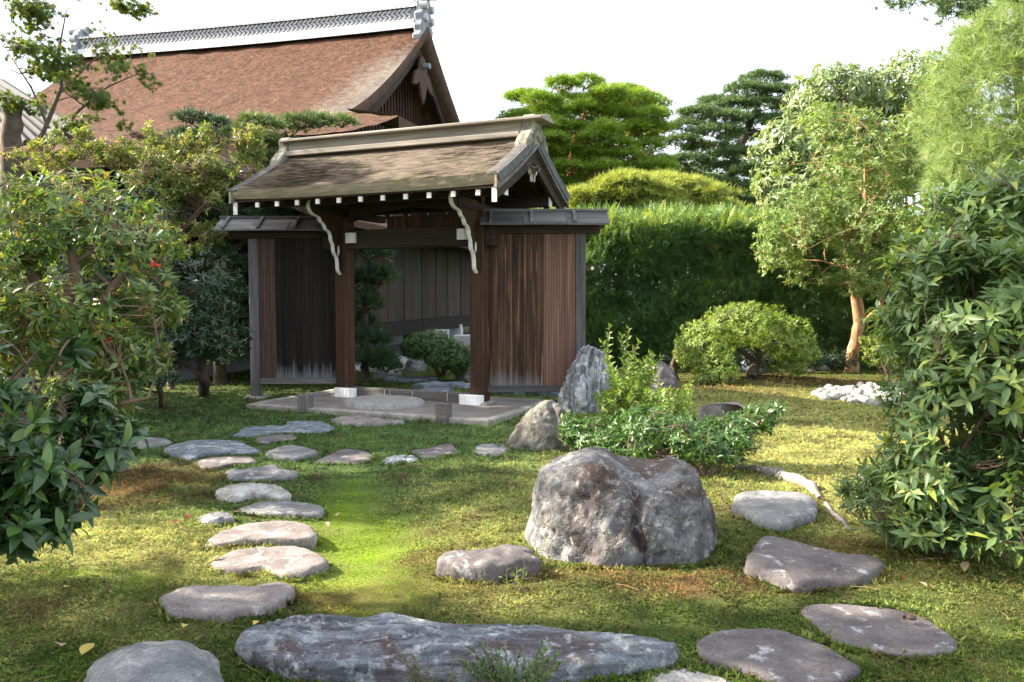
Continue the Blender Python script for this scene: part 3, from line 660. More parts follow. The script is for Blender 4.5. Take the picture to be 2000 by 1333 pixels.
# curved brackets: dark plank, white painted wavy edge
edge = [(-.115, 1.84), (-.175, 1.90), (-.185, 1.99), (-.205, 2.08), (-.275, 2.16), (-.285, 2.25), (-.335, 2.33), (-.345, 2.40), (-.40, 2.45),
        (-.455, 2.47), (-.50, 2.54), (-.565, 2.57), (-.60, 2.62), (-.66, 2.64), (-.745, 2.66), (-.81, 2.71), (-.83, 2.78), (-.80, 2.83)]
def wav(pts, n=70):
    P = np.array(pts); t = np.linspace(0, len(P) - 1, n); i = np.minimum(t.astype(int), len(P) - 2); f = (t - i)[:, None]
    a, b_, c, d = P[np.maximum(i-1, 0)], P[i], P[i+1], P[np.minimum(i+2, len(P)-1)]
    return 0.5 * ((2*b_) + (c-a)*f + (2*a-5*b_+4*c-d)*f*f + (3*b_-a-3*c+d)*f**3)
E_ = wav(edge); dE = np.gradient(E_, axis=0); nE = np.stack([-dE[:, 1], dE[:, 0]], -1); nE /= np.linalg.norm(nE, axis=1)[:, None]
if nE[10, 0] > 0: nE = -nE
for u in (-1.105, 1.105):
    In = E_ - nE * .0
    m = MB(); poly = [tuple(p) for p in In[::3]] + [(-.5, 2.80), (-.107, 2.80), (-.107, 1.90)]
    m.prism(poly, 0, u - .03, u + .03); br = m.build('bracket', W_DARK, gate)
    V = np.zeros((4, len(E_), 3)); Ou = E_ + nE * .014
    for r_, (q, du) in enumerate(((In, -.031), (Ou, -.021), (Ou, .021), (In, .031))):
        V[r_, :, 0] = u + du; V[r_, :, 1:] = q
    m = MB(); m.grid(V, closed=False); m.build('white_edge', WHITE, br)
    # small leaf scroll carved on the inner face
    m = MB(); m.prism([(-.20, 2.10), (-.17, 2.16), (-.175, 2.22), (-.195, 2.25), (-.21, 2.20), (-.215, 2.14)], 0, u + .03, u + .038); m.build('scroll', WHITE, br)

# roof: stepped courses of thin shingle
NC, NS = 52, 72
us = np.linspace(U0, U1, NS)
for s in (-1, 1):
    rows = []
    for k in range(NC):
        v0, v1 = VE * (1 - k / NC), VE * (1 - (k + 1) / NC)
        for v, up in ((v0, .011), (v1, .0)):
            j = fbm(p3(us * 6, k * 3.7 + s, 1.0), 3) * .006 + fbm(p3(us * 0.9, v * 1.1, 9.0 + s), 2) * .008
            sag = .03 * (2 * (us - (U0 + U1) / 2) / (U1 - U0)) ** 4
            rows.append(np.stack([us, np.full(NS, s * v) + (j * 1.2 if up else 0), rz_(v) + up + j + sag], -1))
    V = np.array(rows)
    if s > 0: V = V[:, ::-1]
    m = MB(); m.grid(V); m.build('shingle_slope', SHING, gate)
    # thick layered eave edge
    q = 60; uu = np.linspace(U0 + .005, U1 - .005, q); prof = [(VE + .004, .012), (VE - .012, -.03), (VE - .03, -.075), (VE - .055, -.118), (VE - .16, -.122), (VE - .16, -.06)]
    sag = .03 * (2 * (uu - (U0 + U1) / 2) / (U1 - U0)) ** 4
    V = np.array([np.stack([uu, np.full(q, s * v) + fbm(p3(uu * 9, dz * 90, s), 3) * .004, rz_(VE) + dz + sag], -1) for v, dz in prof])
    if s < 0: V = V[:, ::-1]
    m = MB(); m.grid(V); m.build('eave_edge', EAVEM, gate)
# gable edges: closing strip, little edge tiles, verge board, barge boards with white ends, pendant
tile = MB()
ts = [(a_, .024 * math.cos(a_), .024 * math.sin(a_)) for a_ in np.linspace(0, math.pi, 6)]
tile.prism([(c, s_) for _, c, s_ in ts], 0, -.15, .012); tile.prism([(.02, -.09), (.02, 0), (-.02, 0), (-.02, -.09)], 0, -.02, .01)
tile_me = tile.mesh('edge_tile', TILEM)
sl = math.atan2(.67, VE)
for side, ue in ((1, U1), (-1, U0)):
    for s in (-1, 1):
        P = [(s * v, rz_(v)) for v in np.linspace(.0, VE, 14)]
        Q = [(p, z - .15) for p, z in P[::-1]]
        m = MB(); m.prism(P + Q, 0, ue - side * .03, ue - side * .004); m.build('roof_end', EAVEM, gate)
        for k in range(28):
            v = .16 + (VE - .18) * k / 27
            o = bpy.data.objects.new('edge_tile', tile_me); COL.objects.link(o); o.parent = gate
            o.location = (ue + side * .012, s * v, rz_(v) + .012); o.rotation_euler = (-s * sl, 0, 0 if side > 0 else math.pi)
            if side < 0: o.rotation_euler = (s * sl, 0, math.pi)
        a = [(s * v, rz_(v) - .115) for v in (0, .3, .6, .9, VE - .02)]; b_ = [(p, z - .05) for p, z in a[::-1]]
        m = MB(); m.prism(a + b_, 0, ue - side * .05, ue + side * .02); m.build('verge_board', W_GRAYX, gate)
        a = [(s * v, rz_(v) - .168) for v in (0, .3, .6, .9, 1.16)]; b_ = [(p, z - .19 + .05 * abs(p)) for p, z in a[::-1]]
        m = MB(); m.prism(a + b_, 0, ue - side * .085, ue - side * .035); bb = m.build('barge_board', W_DEEP, gate)
        v = 1.16; z = rz_(v) - .17
        m = MB(); m.box(min(ue - side*.09, ue - side*.03), max(ue - side*.09, ue - side*.03), s*v - .01, s*v + .012, z - .165, z + .002); m.build('end_cap', WHITE, bb)
    pend = [(0, 0), (-.05, -.02), (-.11, -.0), (-.17, .03), (-.24, .0), (-.20, -.05), (-.13, -.06), (-.10, -.11), (-.05, -.12), (-.035, -.20), (0, -.215), (.035, -.20), (.05, -.12), (.10, -.11), (.13, -.06), (.20, -.05), (.24, 0), (.17, .03), (.11, 0), (.05, -.02)]
    zc = rz_(0) - .39
    m = MB(); m.prism([(p * .85, zc + q * .95) for p, q in pend], 0, ue - side * .075, ue - side * .045); pd = m.build('gable_pendant', W_DARK, gate)
    P = np.array([(p, q) for p, q in pend] + [pend[0]]); V = np.zeros((2, len(P), 3))
    for r_, du in ((0, -.076), (1, -.030)):
        V[r_, :, 0] = ue + side * du; V[r_, :, 1] = P[:, 0] * .87; V[r_, :, 2] = zc + P[:, 1] * .97 - .004
    m = MB(); m.grid(V); m.build('white_edge', WHITE, pd)
# ridge
m = MB(); m.box(U0 + .10, U1 - .16, -.20, .20, 3.585, 3.655); m.build('ridge_base', W_RIDGE, gate, bevel=.008)
m = MB(); m.box(U0 + .12, U1 - .16, -.125, .125, 3.655, 3.79); m.build('ridge_board', W_RIDGE, gate, bevel=.006)
m = MB(); m.prism([(-.24, 3.79), (.24, 3.79), (.24, 3.82), (.02, 3.875), (-.02, 3.875), (-.24, 3.82)], 0, U0 + .06, U1 + .16); m.build('ridge_cap', W_RIDGE, gate, bevel=.004)
orn = [(0, .33), (.10, .33), (.15, .28), (.14, .17), (.19, .10), (.27, .04), (.36, -.06), (.37, -.14), (.30, -.15), (.20, -.07), (.10, .0), (0, .05)]
orn = orn + [(-p, z) for p, z in orn[::-1][1:-1]]
for side, ue in ((1, U1), (-1, U0)):
    m = MB(); a, b_ = sorted((ue - side * .155, ue + side * .03)); m.prism([(p, 3.55 + z) for p, z in orn], 0, a, b_); od = m.build('ridge_end_ornament', ORNM, gate, bevel=.02)
    for s in (-1, 1):
        th = np.linspace(0, 4.6 * np.pi, 40); rr = .012 + .05 * th / th[-1]
        pts = np.stack([np.full(40, ue + side * .034), s * .17 + rr * np.cos(th), 3.60 + rr * np.sin(th)], -1)
        m = MB(); m.tube(pts, .008, 5); m.build('carved_curl', ORNM, od)
        pts = np.stack([np.full(14, ue + side * .034), s * (.06 + .03 * np.sin(np.linspace(0, 6, 14))), np.linspace(3.66, 3.84, 14)], -1)
        m = MB(); m.tube(pts, .009, 5); m.build('carved_curl', ORNM, od)

# floor of the gate: packed earth inside an edging of stones
floor = thing('gate_floor', 'raised packed earth floor with stone edging under the gate', 'floor', (GX, GY, 0), GA)
m = MB(); m.box(-1.62, 1.78, -1.24, .75, -.10, .055); m.build('earth', SLABM, floor)
def edging(n_, f):
    for k in range(n_):
        x0, x1, y0, y1 = f(k / n_, (k + .985) / n_)
        m = MB(); m.box(x0, x1, y0, y1, -.12, .062 + .008 * random.random()); m.build('edging_stone', EDGEM, floor, bevel=.012)
edging(4, lambda a, b_: (-1.75 + 3.66 * a, -1.75 + 3.66 * b_, -1.39, -1.243))
edging(5, lambda a, b_: (1.782, 1.91, -1.24 + 1.9 * a, -1.24 + 1.9 * b_))
edging(3, lambda a, b_: (-1.75, -1.623, -1.24 + 1.9 * a, -1.24 + 1.9 * b_))
c, s_ = math.cos(GA), math.sin(GA)
def gl(u, v): return (GX + u * c - v * s_, GY + u * s_ + v * c)
STONE_MASKS.append(np.array([gl(-1.75, -1.39), gl(1.91, -1.39), gl(1.91, .8), gl(-1.75, .8)]))
# round step
n_ = 56; th = np.linspace(0, 2*np.pi, n_, endpoint=False)
rr = [(0, .075), (.5, .077), (.85, .074), (.95, .066), (1.0, .045), (1.01, -.05)]
V = np.array([np.stack([.56 * r * np.cos(th) * (1 + .03 * np.sin(3*th + 1)), .50 * r * np.sin(th), np.full(n_, z)], -1) for r, z in rr]); V[..., 2] += fbm(V * 6, 3) * .004
m = MB(); m.grid(V, closed=True); o = m.build('step_stone', STEPM, smooth=True); x, y = gl(-.05, -.62); o.location = (x, y, .055); o.rotation_euler = (0, 0, GA)
tag(o, 'low oval granite step in the middle of the gate floor', 'step stone')
# stumps
for (px, py), lab, rot in (((594, 802), 'short worn wooden stump at the left front of the gate floor', -.4), ((866, 822), 'short square wooden stump at the right front of the gate floor', -.36)):
    p = on_z(px, py - 3, .055)
    m = MB(); m.box(-.075, .075, -.075, .075, -.05, .175); m.box(-.05, .05, -.05, .05, .175, .18)
    o = m.build('wooden_stump', W_SILL if px > 700 else W_GRAY, bevel=.018); o.location = (p[0], p[1] + .07, .055); o.rotation_euler = (0, 0, rot); tag(o, lab, 'stump')

# ================================================================== WING WALLS beside the gate
def wing(label, x0, x1, y, spec, post_right, cap, eave_z=2.485):
    w = thing('wing_wall', label, 'wooden wall', ((x0 + x1) / 2, y, 0)); cx = (x0 + x1) / 2
    px_ = x1 if post_right else x0 - .14
    m = MB(); m.box(px_ - cx, px_ + .14 - cx, -.07, .07, -.1, 2.37); m.build('post', W_GRAY, w, bevel=.008)
    m = MB(); m.box(px_ - .1 - cx, px_ + .24 - cx, -.15, .15, -.1, .035); m.build('post_stone', EDGEM, w, bevel=.02)
    m = MB(); m.box(x0 - cx + .002, x1 - cx - .002, -.075, .055, .215, .30); m.build('bottom_rail', W_GRAYX, w, bevel=.005)
    m = MB(); a, b_ = cap; m.box(a + .12 - cx, b_ - .10 - cx, -.085, .085, 2.37, 2.475); m.build('top_beam', W_BEAM, w, bevel=.006)
    x = x0
    for wd, nb, mat in spec:
        pw = wd / nb
        me = MB()
        me.box(.001, pw - .0045, -.045, -.012, .302, 2.368); me = me.mesh('plank', mat)
        for k in range(nb):
            o = bpy.data.objects.new('plank', me); COL.objects.link(o); o.parent = w
            o.location = (x - cx + k * pw, -.004 + .008 * random.random(), 0)
            m = MB()
        x += wd
    m = MB(); m.box(x0 - cx, x1 - cx, -.011, .02, .302, 2.368); m.build('backing_board', W_BLACK, w)
    # little board roof: overlapping boards and battens on both slopes, ridge board
    rz0, rz1 = 2.665, eave_z; nb = 3; L = b_ - a
    for s in (-1, 1):
        for k in range(nb):
            q0, q1 = a + L * k / nb + .002, a + L * (k + 1) / nb - .002
            skew = -.13 if False else 0
            m = MB(); dz = .004 * (k % 2)
            V = [(q0 - cx, s * .02, rz0 + dz), (q1 - cx, s * .02, rz0 + dz), (q1 - cx, s * .34, rz1 + dz), (q0 - cx, s * .34, rz1 + dz)]
            V += [(p, q, z - .022) for p, q, z in V]
            m.add(V, [[0,1,2,3],[7,6,5,4],[0,4,5,1],[1,5,6,2],[2,6,7,3],[3,7,4,0]]); m.build('roof_board', W_GRAYX, w)
        for k in range(nb):
            q = a + L * (k + .16) / nb + (.02 if k else .05)
            m = MB(); m.bar((q - cx, s * .05, rz0 + .012), (q - cx, s * .345, rz1 + .016), .04, .035); m.build('batten', W_GRAYX, w)
    m = MB(); m.box(a - .02 - cx, b_ + .02 - cx, -.035, .035, rz0 + .004, rz0 + .04); m.build('ridge_board', W_GRAYX, w)
    for k in range(3):
        q = a + .22 + (L - .45) * k / 2
        m = MB(); m.prism([(-.30, rz1 - .03), (-.30, rz1 - .005), (-.03, rz0 - .028), (-.03, rz0 - .1), (-.12, rz1 - .015)][::-1], 0, q - .03 - cx, q + .03 - cx); m.build('rafter', W_DEEP, w)
    return w
wing('left wooden wing wall, mostly black boards with a silver stained foot', -3.75, -2.60, 12.2, ((.245, 7, W_NEWSHADE), (.905, 23, W_BLACK)), False, (-4.30, -2.72))
wing('right wooden wing wall with streaked brown boards beside newer reddish ones', -.345, .86, 11.2, ((.775, 20, W_OLDPLANK), (.43, 12, W_NEWPLANK)), True, (-.42, 1.29))
# low course of flat stones seen under the right wing
for k, (px, py, w_, d_, h_) in enumerate(((975, 768, .5, .25, .10), (1003, 772, .38, .2, .12), (1035, 770, .55, .25, .10), (1068, 772, .42, .25, .13), (1100, 768, .5, .3, .10), (990, 761, .6, .3, .16), (1050, 762, .7, .3, .17), (1095, 760, .5, .3, .18))):
    p = on_z(px, py, 0.0); m = MB(); th = np.linspace(0, 2*np.pi, 26, endpoint=False)
    V = np.array([np.stack([r * w_/2 * np.cos(th), r * d_/2 * np.sin(th), np.full(26, z)], -1) for r, z in ((0, h_), (.7, h_), (.93, h_*.93), (1, h_*.6), (.97, -.06))]); V += (fbm(V * 7 + k * 5, 3) * .02)[..., None]
    m.grid(V, closed=True); o = m.build('rock', MR_BLUE if k % 2 else MR_GRAY, smooth=True); o.location = tuple(p); o.rotation_euler = (0, 0, random.uniform(-.2, .2))
    tag(o, 'flat stone of the low course under the right wing wall', 'rock', 'flat stones under the right wing wall')
# stones of the path inside the gate
for k, (px, py, w_, d_, h_, lab) in enumerate(((800, 745, .95, .5, .08, 'dark flat stepping stone seen through the gate, left one'), (870, 757, 1.15, .42, .07, 'dark flat stepping stone seen through the gate just behind its sill'), (845, 765, .7, .3, .05, 'thin flat stone right behind the gate sill'), (757, 738, .5, .5, .10, 'pale stone under the dark conifer inside the gate'), (812, 726, .42, .4, .24, 'mossy pale rock left of the clipped azalea inside the gate'), (912, 742, .4, .5, .25, 'gray rock half hidden by the right gate post'))):
    p = on_z(px, py, 0.0); m = MB(); th = np.linspace(0, 2*np.pi, 40, endpoint=False)
    V = np.array([np.stack([r * w_/2 * np.cos(th), r * d_/2 * np.sin(th), np.full(40, z)], -1) for r, z in ((0, h_), (.5, h_), (.8, h_*.97), (.95, h_*.8), (1, h_*.3), (.97, -.08))]); V += (fbm(V * 5 + k * 7, 4) * .03)[..., None]
    m.grid(V, closed=True); o = m.build('stone', MR_BLUE if k < 3 else MR_GRAY, smooth=True); o.location = tuple(p); o.rotation_euler = (0, 0, random.uniform(-.3, .3))
    tag(o, lab, 'stone')
    STONE_MASKS.append(np.stack([p[0] + w_/2*np.cos(th), p[1] + d_/2*np.sin(th)], -1))
# ================================================================== BUILDINGS
# paved court beyond the gate
m = MB(); V = [on_z(*p, 0.0) for p in ((560, 722), (700, 726), (768, 727), (826, 704), (935, 690), (1000, 668), (700, 655), (380, 690), (380, 716))]
V = [(p[0], p[1], .045) for p in V]; V2 = [(p[0], p[1], -.2) for p in V]; n_ = len(V)
m.add(V + V2, [list(range(n_))] + [[i, i + n_, (i+1) % n_ + n_, (i+1) % n_] for i in range(n_)])
m.build('paved_court', plainmat('pale_court', (0.58, 0.585, 0.60), .9, .12, 1.5, .3, 40), kind='structure', )
STONE_MASKS.append(np.array([p[:2] for p in V]))

# boarded veranda building seen through the gate
W_AMADO = woodmat('storm_shutter', [(0.25, (0.025, 0.020, 0.017)), (0.5, (0.050, 0.040, 0.035)), (0.75, (0.080, 0.066, 0.058))], 2, fine=18, vary=.3)
W_AMADR = woodmat('red_storm_shutter', [(0.25, (0.035, 0.018, 0.012)), (0.5, (0.062, 0.033, 0.022)), (0.75, (0.09, 0.052, 0.035))], 2, fine=18, vary=.3)
W_AMADG = woodmat('gray_storm_shutter', [(0.25, (0.034, 0.027, 0.022)), (0.5, (0.060, 0.048, 0.040)), (0.75, (0.090, 0.075, 0.064))], 2, fine=18, vary=.25)
vp = np.array([-2.2, 20.7]); vd = np.array([.775, 3.3]); vd /= np.linalg.norm(vd)
ang = math.atan2(vd[1], vd[0])
ver = thing('veranda_house', 'raised wooden building with tall board shutters seen through the gate', 'building', (*vp, 0), ang)
k0 = -7.0
wid = 0
x = k0; i = 0
while x < 4.2:
    w_ = (.62, .50, .58, .46, .66, .54)[i % 6]
    m = MB(); dy = .014 * (i % 2); m.box(x + .008, x + w_ - .008, -.02 + dy, .02 + dy, .93, 2.80); m.build('shutter_board', (W_AMADR, W_AMADO, W_AMADG, W_AMADG, W_AMADO, W_AMADG)[(i * 5 + 1) % 6], ver)
    x += w_; i += 1
m = MB(); m.box(k0, 4.6, -.10, .12, .60, .925); m.build('floor_beam', W_BLACK, ver, bevel=.01)
m = MB(); m.box(k0, 4.6, -.10, .12, 2.805, 3.05); m.build('head_beam', W_BEAM, ver, bevel=.01)
m = MB(); m.box(k0, 4.6, .05, .10, .93, 2.80); m.build('inner_wall', W_BLACK, ver)
for x in (-5.5, -3.2, -.9, 1.4, 4.3):
    m = MB(); m.box(x - .09, x + .09, .9, 1.08, .04, .60); m.build('floor_post', W_DARK, ver)
m = MB(); m.box(4.30, 4.46, -.08, .08, .05, 3.3); m.build('corner_post', W_DARK, ver)
m = MB(); m.box(k0, 9, 2.2, 2.3, .0, 2.9); m.build('rear_wall', W_BLACK, ver)
m = MB(); V = [(k0 - .5, -.9, 2.72), (5.5, -.9, 2.72), (5.5, 2.6, 4.2), (k0 - .5, 2.6, 4.2)]; V += [(a, b_, c_ + .12) for a, b_, c_ in V]
m.add(V, [[3,2,1,0],[4,5,6,7],[0,1,5,4],[1,2,6,5],[2,3,7,6],[3,0,4,7]]); m.build('roof', W_DARK, ver)
for px, py, w_, h_, Y_, lab in ((862, 652, .34, .10, 20.6, 'white plastered plinth block behind the clipped azalea, lower left one'), (889, 650, .40, .24, 23.5, 'white plastered plinth block under the veranda floor, farthest one'), (903, 690, .36, .42, 19.0, 'white plastered plinth block nearest to the right gate post')):
    p = at(px, py, Y_); m = MB(); m.box(-w_/2, w_/2, -.25, .25, -max(p[2], .05) - .1, h_); o = m.build('plinth_block', plainmat('white_plaster', (.58, .59, .61), .85, .06, 4, .1), bevel=.015); o.location = tuple(p); o.rotation_euler = (0, 0, ang - 1.4); tag(o, lab, 'plinth')

# ------------------------------------------------------------ great hall with the bark roof
def barkmat(name):
    m, n, l, b = newmat(name)
    v = obj_coords(n, l, (3.0, 3.0, 3.0), jitter=False); t = noise(n, 1.6, 8, .72, .6); l.new(v, t.inputs['Vector'])
    r = ramp(n, [(0.30, (0.040, 0.026, 0.020)), (0.46, (0.092, 0.045, 0.028)), (0.58, (0.140, 0.068, 0.042)), (0.72, (0.20, 0.125, 0.085))]); l.new(t.outputs[0], r.inputs[0])
    v2 = obj_coords(n, l, (7, 16, 16), jitter=False); t2 = noise(n, 1.0, 5, .7); l.new(v2, t2.inputs['Vector'])
    r2 = ramp(n, [(0.3, (.45,) * 3), (0.72, (1.4,) * 3)]); l.new(t2.outputs[0], r2.inputs[0])
    c = mixc(n, l, 1.0, r.outputs[0], r2.outputs[0], 'MULTIPLY')
    a = n.new('ShaderNodeAttribute'); a.attribute_name = 'rnd'          # silvered strip of bark along the verge
    t3 = noise(n, 1.2, 6, .7); l.new(v, t3.inputs['Vector'])
    ad = n.new('ShaderNodeMath'); ad.operation = 'MULTIPLY_ADD'; ad.inputs[1].default_value = .9; l.new(t3.outputs[0], ad.inputs[0]); l.new(a.outputs['Fac'], ad.inputs[2])
    r3 = ramp(n, [(0.62, (0, 0, 0)), (1.0, (1, 1, 1))]); l.new(ad.outputs[0], r3.inputs[0])
    c = mixc(n, l, r3.outputs[0], c, (0.20, 0.175, 0.15))
    l.new(c, b.inputs['Base Color']); b.inputs['Roughness'].default_value = .95; b.inputs['Specular IOR Level'].default_value = .15
    ad2 = n.new('ShaderNodeMath'); ad2.operation = 'ADD'; l.new(t.outputs[0], ad2.inputs[0]); l.new(t2.outputs[0], ad2.inputs[1])
    bump(n, l, ad2.outputs[0], b, 1.0, .09); return m
BARK = barkmat('cypress_bark_roof')
BARKE = plainmat('bark_roof_edge', (0.080, 0.048, 0.034), .95, .35, 5, .8, 25)
RTILE = plainmat('silvery_ridge_tile', (0.36, 0.36, 0.38), .6, .2, 5, .3)
RTILD = plainmat('blue_ridge_tile', (0.19, 0.21, 0.235), .6, .25, 5, .3)
HALL_A = -R(15.0)
hall = thing('great_hall', 'large hall with a sweeping red brown bark roof and tiled ridge', 'building', (-2.8, 28.0, 0), HALL_A)
HL = -13.6
def hz_(d):
    d = np.abs(np.asarray(d, float)); a = np.clip(d, 0, 6.2); z = 10.45 - 4.15 * (1 - (1 - a / 6.2 * .86) ** 1.35) / (1 - .14 ** 1.35)
    return z - np.clip(d - 6.2, 0, 9) * .33
def hall_rows(side):
    d = np.concatenate([np.linspace(0, 6.2, 60), np.linspace(6.3, 11.0, 34)]); nu = 120; V = np.zeros((len(d), nu, 3)); w = np.zeros((len(d), nu))
    for i, dd in enumerate(d):
        ext = max(0, dd - 6.2)
        u = np.linspace(HL - min(ext, 3.4), min(ext, 2.6), nu)
        V[i, :, 0] = u; V[i, :, 1] = side * dd; edge_lift = .18 * np.exp(-((u - u[-1]) / 1.2) ** 2) * (dd < 6.25)
        V[i, :, 2] = hz_(dd) + .07 * ((u + 6.8) / 6.8) ** 2 + edge_lift * 0 + fbm(p3(u * 1.4, dd * 1.4, 2.0), 3) * .035 - .10 * np.exp(-((u - u[-1]) / .35) ** 2) * (dd < 6.25)
        w[i] = np.clip(1 - (u[-1] - u) / 2.3, 0, 1) * .55 * (dd < 6.6) * np.clip(dd / 2.5, .15, 1)
    return V, w
for side in (-1, 1):
    V, w = hall_rows(side)
    if side > 0: V, w = V[:, ::-1], w[:, ::-1]
    m = MB(); m.grid(V, rnd=w); m.build('roof_slope', BARK, hall, smooth=True)
    # thick bark verge round the gable
    dd = np.linspace(0, 6.25, 40)
    for ue, out in ((0.0, 1), (HL, -1)):
        zz = hz_(dd) + (.17 if True else 0); P = [(0.0, -.10), (.03, -.22), (-.02, -.42), (-.14, -.62), (-.5, -.66), (-.9, -.5)]
        V = np.array([np.stack([np.full(40, ue + out * du), side * dd, zz + dz], -1) for du, dz in P])
        m = MB(); m.grid(V); m.build('bark_verge', BARKE, hall, smooth=True)
        a = [(side * q, float(hz_(q)) - .44) for q in np.linspace(0, 6.1, 22)]; b_ = [(q, z - .42) for q, z in a[::-1]]
        m = MB(); m.prism(a + b_, 0, min(ue - out*.45, ue - out*.33), max(ue - out*.45, ue - out*.33)); m.build('barge_board', W_DEEP, hall)
# right-hand hip skirt below the gable
d = np.linspace(0, 2.6, 14); V = np.zeros((14, 40, 3))
for i, e in enumerate(d):
    V[i, :, 0] = e; V[i, :, 1] = np.linspace(-6.2 - e, 6.2 + e, 40); V[i, :, 2] = hz_(6.2 + e) + .17
m = MB(); m.grid(V); m.build('hip_skirt', BARK, hall, smooth=True)
for s in (-1, 1):
    d = np.linspace(6.2, 9.6, 20); V = np.array([np.stack([np.linspace(HL - 3.4, 2.6, 20), np.full(20, s * 11.0), np.full(20, hz_(11.0)) + dz], -1) for dz in (.0, -.18, -.36)])
    m = MB(); m.grid(V); m.build('bark_eave', BARKE, hall)
V = np.array([np.stack([np.full(20, 2.6), np.linspace(-8.8, 8.8, 20), np.full(20, hz_(8.8)) + dz + .15], -1) for dz in (0, -.18, -.36)])
m = MB(); m.grid(V); m.build('bark_eave', BARKE, hall)
# gable wall of vertical slats, pendant
sm = None
for k in range(46):
    y = -5.6 + k * 11.2 / 45; zt = float(hz_(y)) - .75
    if zt < 6.4: continue
    m = MB(); m.box(-1.02, -.96, y - .055, y + .055, 6.2, zt); m.build('gable_slat', W_DARK, hall)
m = MB(); a = [(q, float(hz_(q)) - .5) for q in np.linspace(-5.6, 5.6, 24)]; m.prism(a + [(5.6, 6.2), (-5.6, 6.2)], 0, -1.2, -1.1); m.build('gable_panel', W_BLACK, hall)
pend = [(0, .4), (-.3, .25), (-.35, -.1), (-.75, -.3), (-.95, -.75), (-.6, -.7), (-.35, -.55), (-.2, -.95), (0, -1.25)]; pend += [(-p, z) for p, z in pend[::-1][1:-1]]
m = MB(); m.prism([(p, 9.15 + z) for p, z in pend], 0, -.30, -.18); pd = m.build('gable_pendant', W_DARK, hall, bevel=.03)
m = MB(); m.tube([(-.18, 0, 9.2), (.05, 0, 9.2)], .1, 10); m.build('boss', RTILD, pd)
for xx in (HL + .6, -1.2):
    m = MB(); m.box(xx - .1, xx + .1, -6.2, 6.2, 0, 6.3); m.build('end_wall', W_BLACK, hall)
m = MB(); m.box(HL + .5, -1.3, -6.4, -6.3, 0, 5.9); m.build('front_wall', W_BLACK, hall)
# ridge: pale base course, pierced tile band, cap
nr = 50; uu = np.linspace(HL - .2, -.35, nr)
def rid(u): return 10.45 + .07 * ((u + 6.8) / 6.8) ** 2
def band(name, hw0, hw1, z0, z1, mat):
    V = np.array([np.stack([uu, np.full(nr, y), rid(uu) + z], -1) for y, z in ((-hw0, z0), (-hw1, z1), (hw1, z1), (hw0, z0))]); m = MB(); m.grid(V); return m.build(name, mat, hall)
band('ridge_base', .42, .40, -.14, .16, plainmat('pale_ridge_course', (.5, .51, .53), .6, .1))
band('ridge_band', .30, .28, .16, .56, RTILD)
band('ridge_cap', .38, .22, .56, .66, RTILE)
m = MB(); 
for k in range(76):
    u = HL - .1 + k * (-.4 - HL) / 76; z = rid(u)
    for row, (zz, s) in enumerate(((.23, 1), (.35, -1), (.47, 1))):
        m.bar((u, -.31, z + zz - .055 * s), (u + .165, -.31, z + zz + .055 * s), .05, .05, up=(0, 1, 0))
    m.bar((u, -.36, z + .60), (u, .36, z + .60), .055, .06)
m.build('ridge_tile', RTILE, hall, kind='stuff')
for ue, s in ((-.18, 1), (HL - .35, -1)):
    z = rid(ue)
    m = MB(); q = [(-.62, -.62), (-.66, -.40), (-.48, -.30), (-.55, -.05), (-.42, .06), (-.48, .36), (-.30, .48), (-.34, .78), (-.16, .98), (0, 1.02)]; q = q + [(-p, zz) for p, zz in q[::-1][1:]] + [(.3, -.5), (0, -.25), (-.3, -.5)]
    m.prism([(p, z + zz) for p, zz in q], 0, ue - .16, ue + .16); od = m.build('ridge_end_ornament', RTILD, hall, bevel=.05)
    m = MB(); m.tube([(ue - .3 * s, 0, z + .95), (ue + .1 * s, 0, z + .98), (ue + .5 * s, 0, z + .95)], .14, 10); m.build('horn', RTILD, od)
    for zz in (.2, .6):
        
        for yy in (-.28, .28):
            m = MB(); m.tube([(ue, yy, z + zz), (ue + .26 * s, yy, z + zz)], .13, 10); m.build('boss', RTILE, od)

# ------------------------------------------------------------ tiled house at the far left
hs = thing('tiled_house', 'house with a gray tiled roof and pale wall at the far left behind the maple', 'house', at(-60, 330, 22.0) * np.array([1, 1, 0]))
hx, hy = hs.location.x, hs.location.y
GT = plainmat('gray_kawara', (0.042, 0.044, 0.048), .75, .25, 8, .2)
e0, e1, r0, r1 = at(-260, 330, 21.2), at(150, 268, 21.2), at(-260, 118, 24.0), at(2, 172, 24.0)
m = MB(); V = [p - np.array([hx, hy, 0]) for p in (e0, e1, r1, r0)]; V += [v - np.array([0, 0, .2]) for v in V]
m.add(V, [[0,1,2,3],[7,6,5,4],[0,4,5,1],[1,5,6,2],[2,6,7,3],[3,7,4,0]]); rf = m.build('roof', GT, hs)
for k in range(22):
    t = k / 21; a = V[0] + (V[1] - V[0]) * t; b_ = V[3] + (V[2] - V[3]) * t
    m = MB(); m.tube([a + np.array([0, 0, .05]), b_ + np.array([0, 0, .05])], .09, 8); m.build('tile_row', GT, rf)
m = MB(); m.tube([V[1] + np.array([0, 0, .1]), V[2] + np.array([0, 0, .1])], .17, 8); m.build('verge_tiles', GT, rf)
wl_ = at(-100, 345, 21.8); wr = at(128, 345, 21.8); 
m = MB(); m.box(wl_[0] - hx, wr[0] - hx, 21.8 - hy, 25 - hy, 0, at(60, 292, 21.8)[2]); m.build('wall', plainmat('bluish_plaster', (.55, .58, .62), .85, .08, 3, .1), hs)
m = MB(); m.box(wl_[0] - hx, wr[0] - hx + .5, 21.4 - hy, 21.79 - hy, at(60, 300, 21.8)[2], at(60, 285, 21.8)[2]); m.build('eave_beam', W_BEAM, hs)
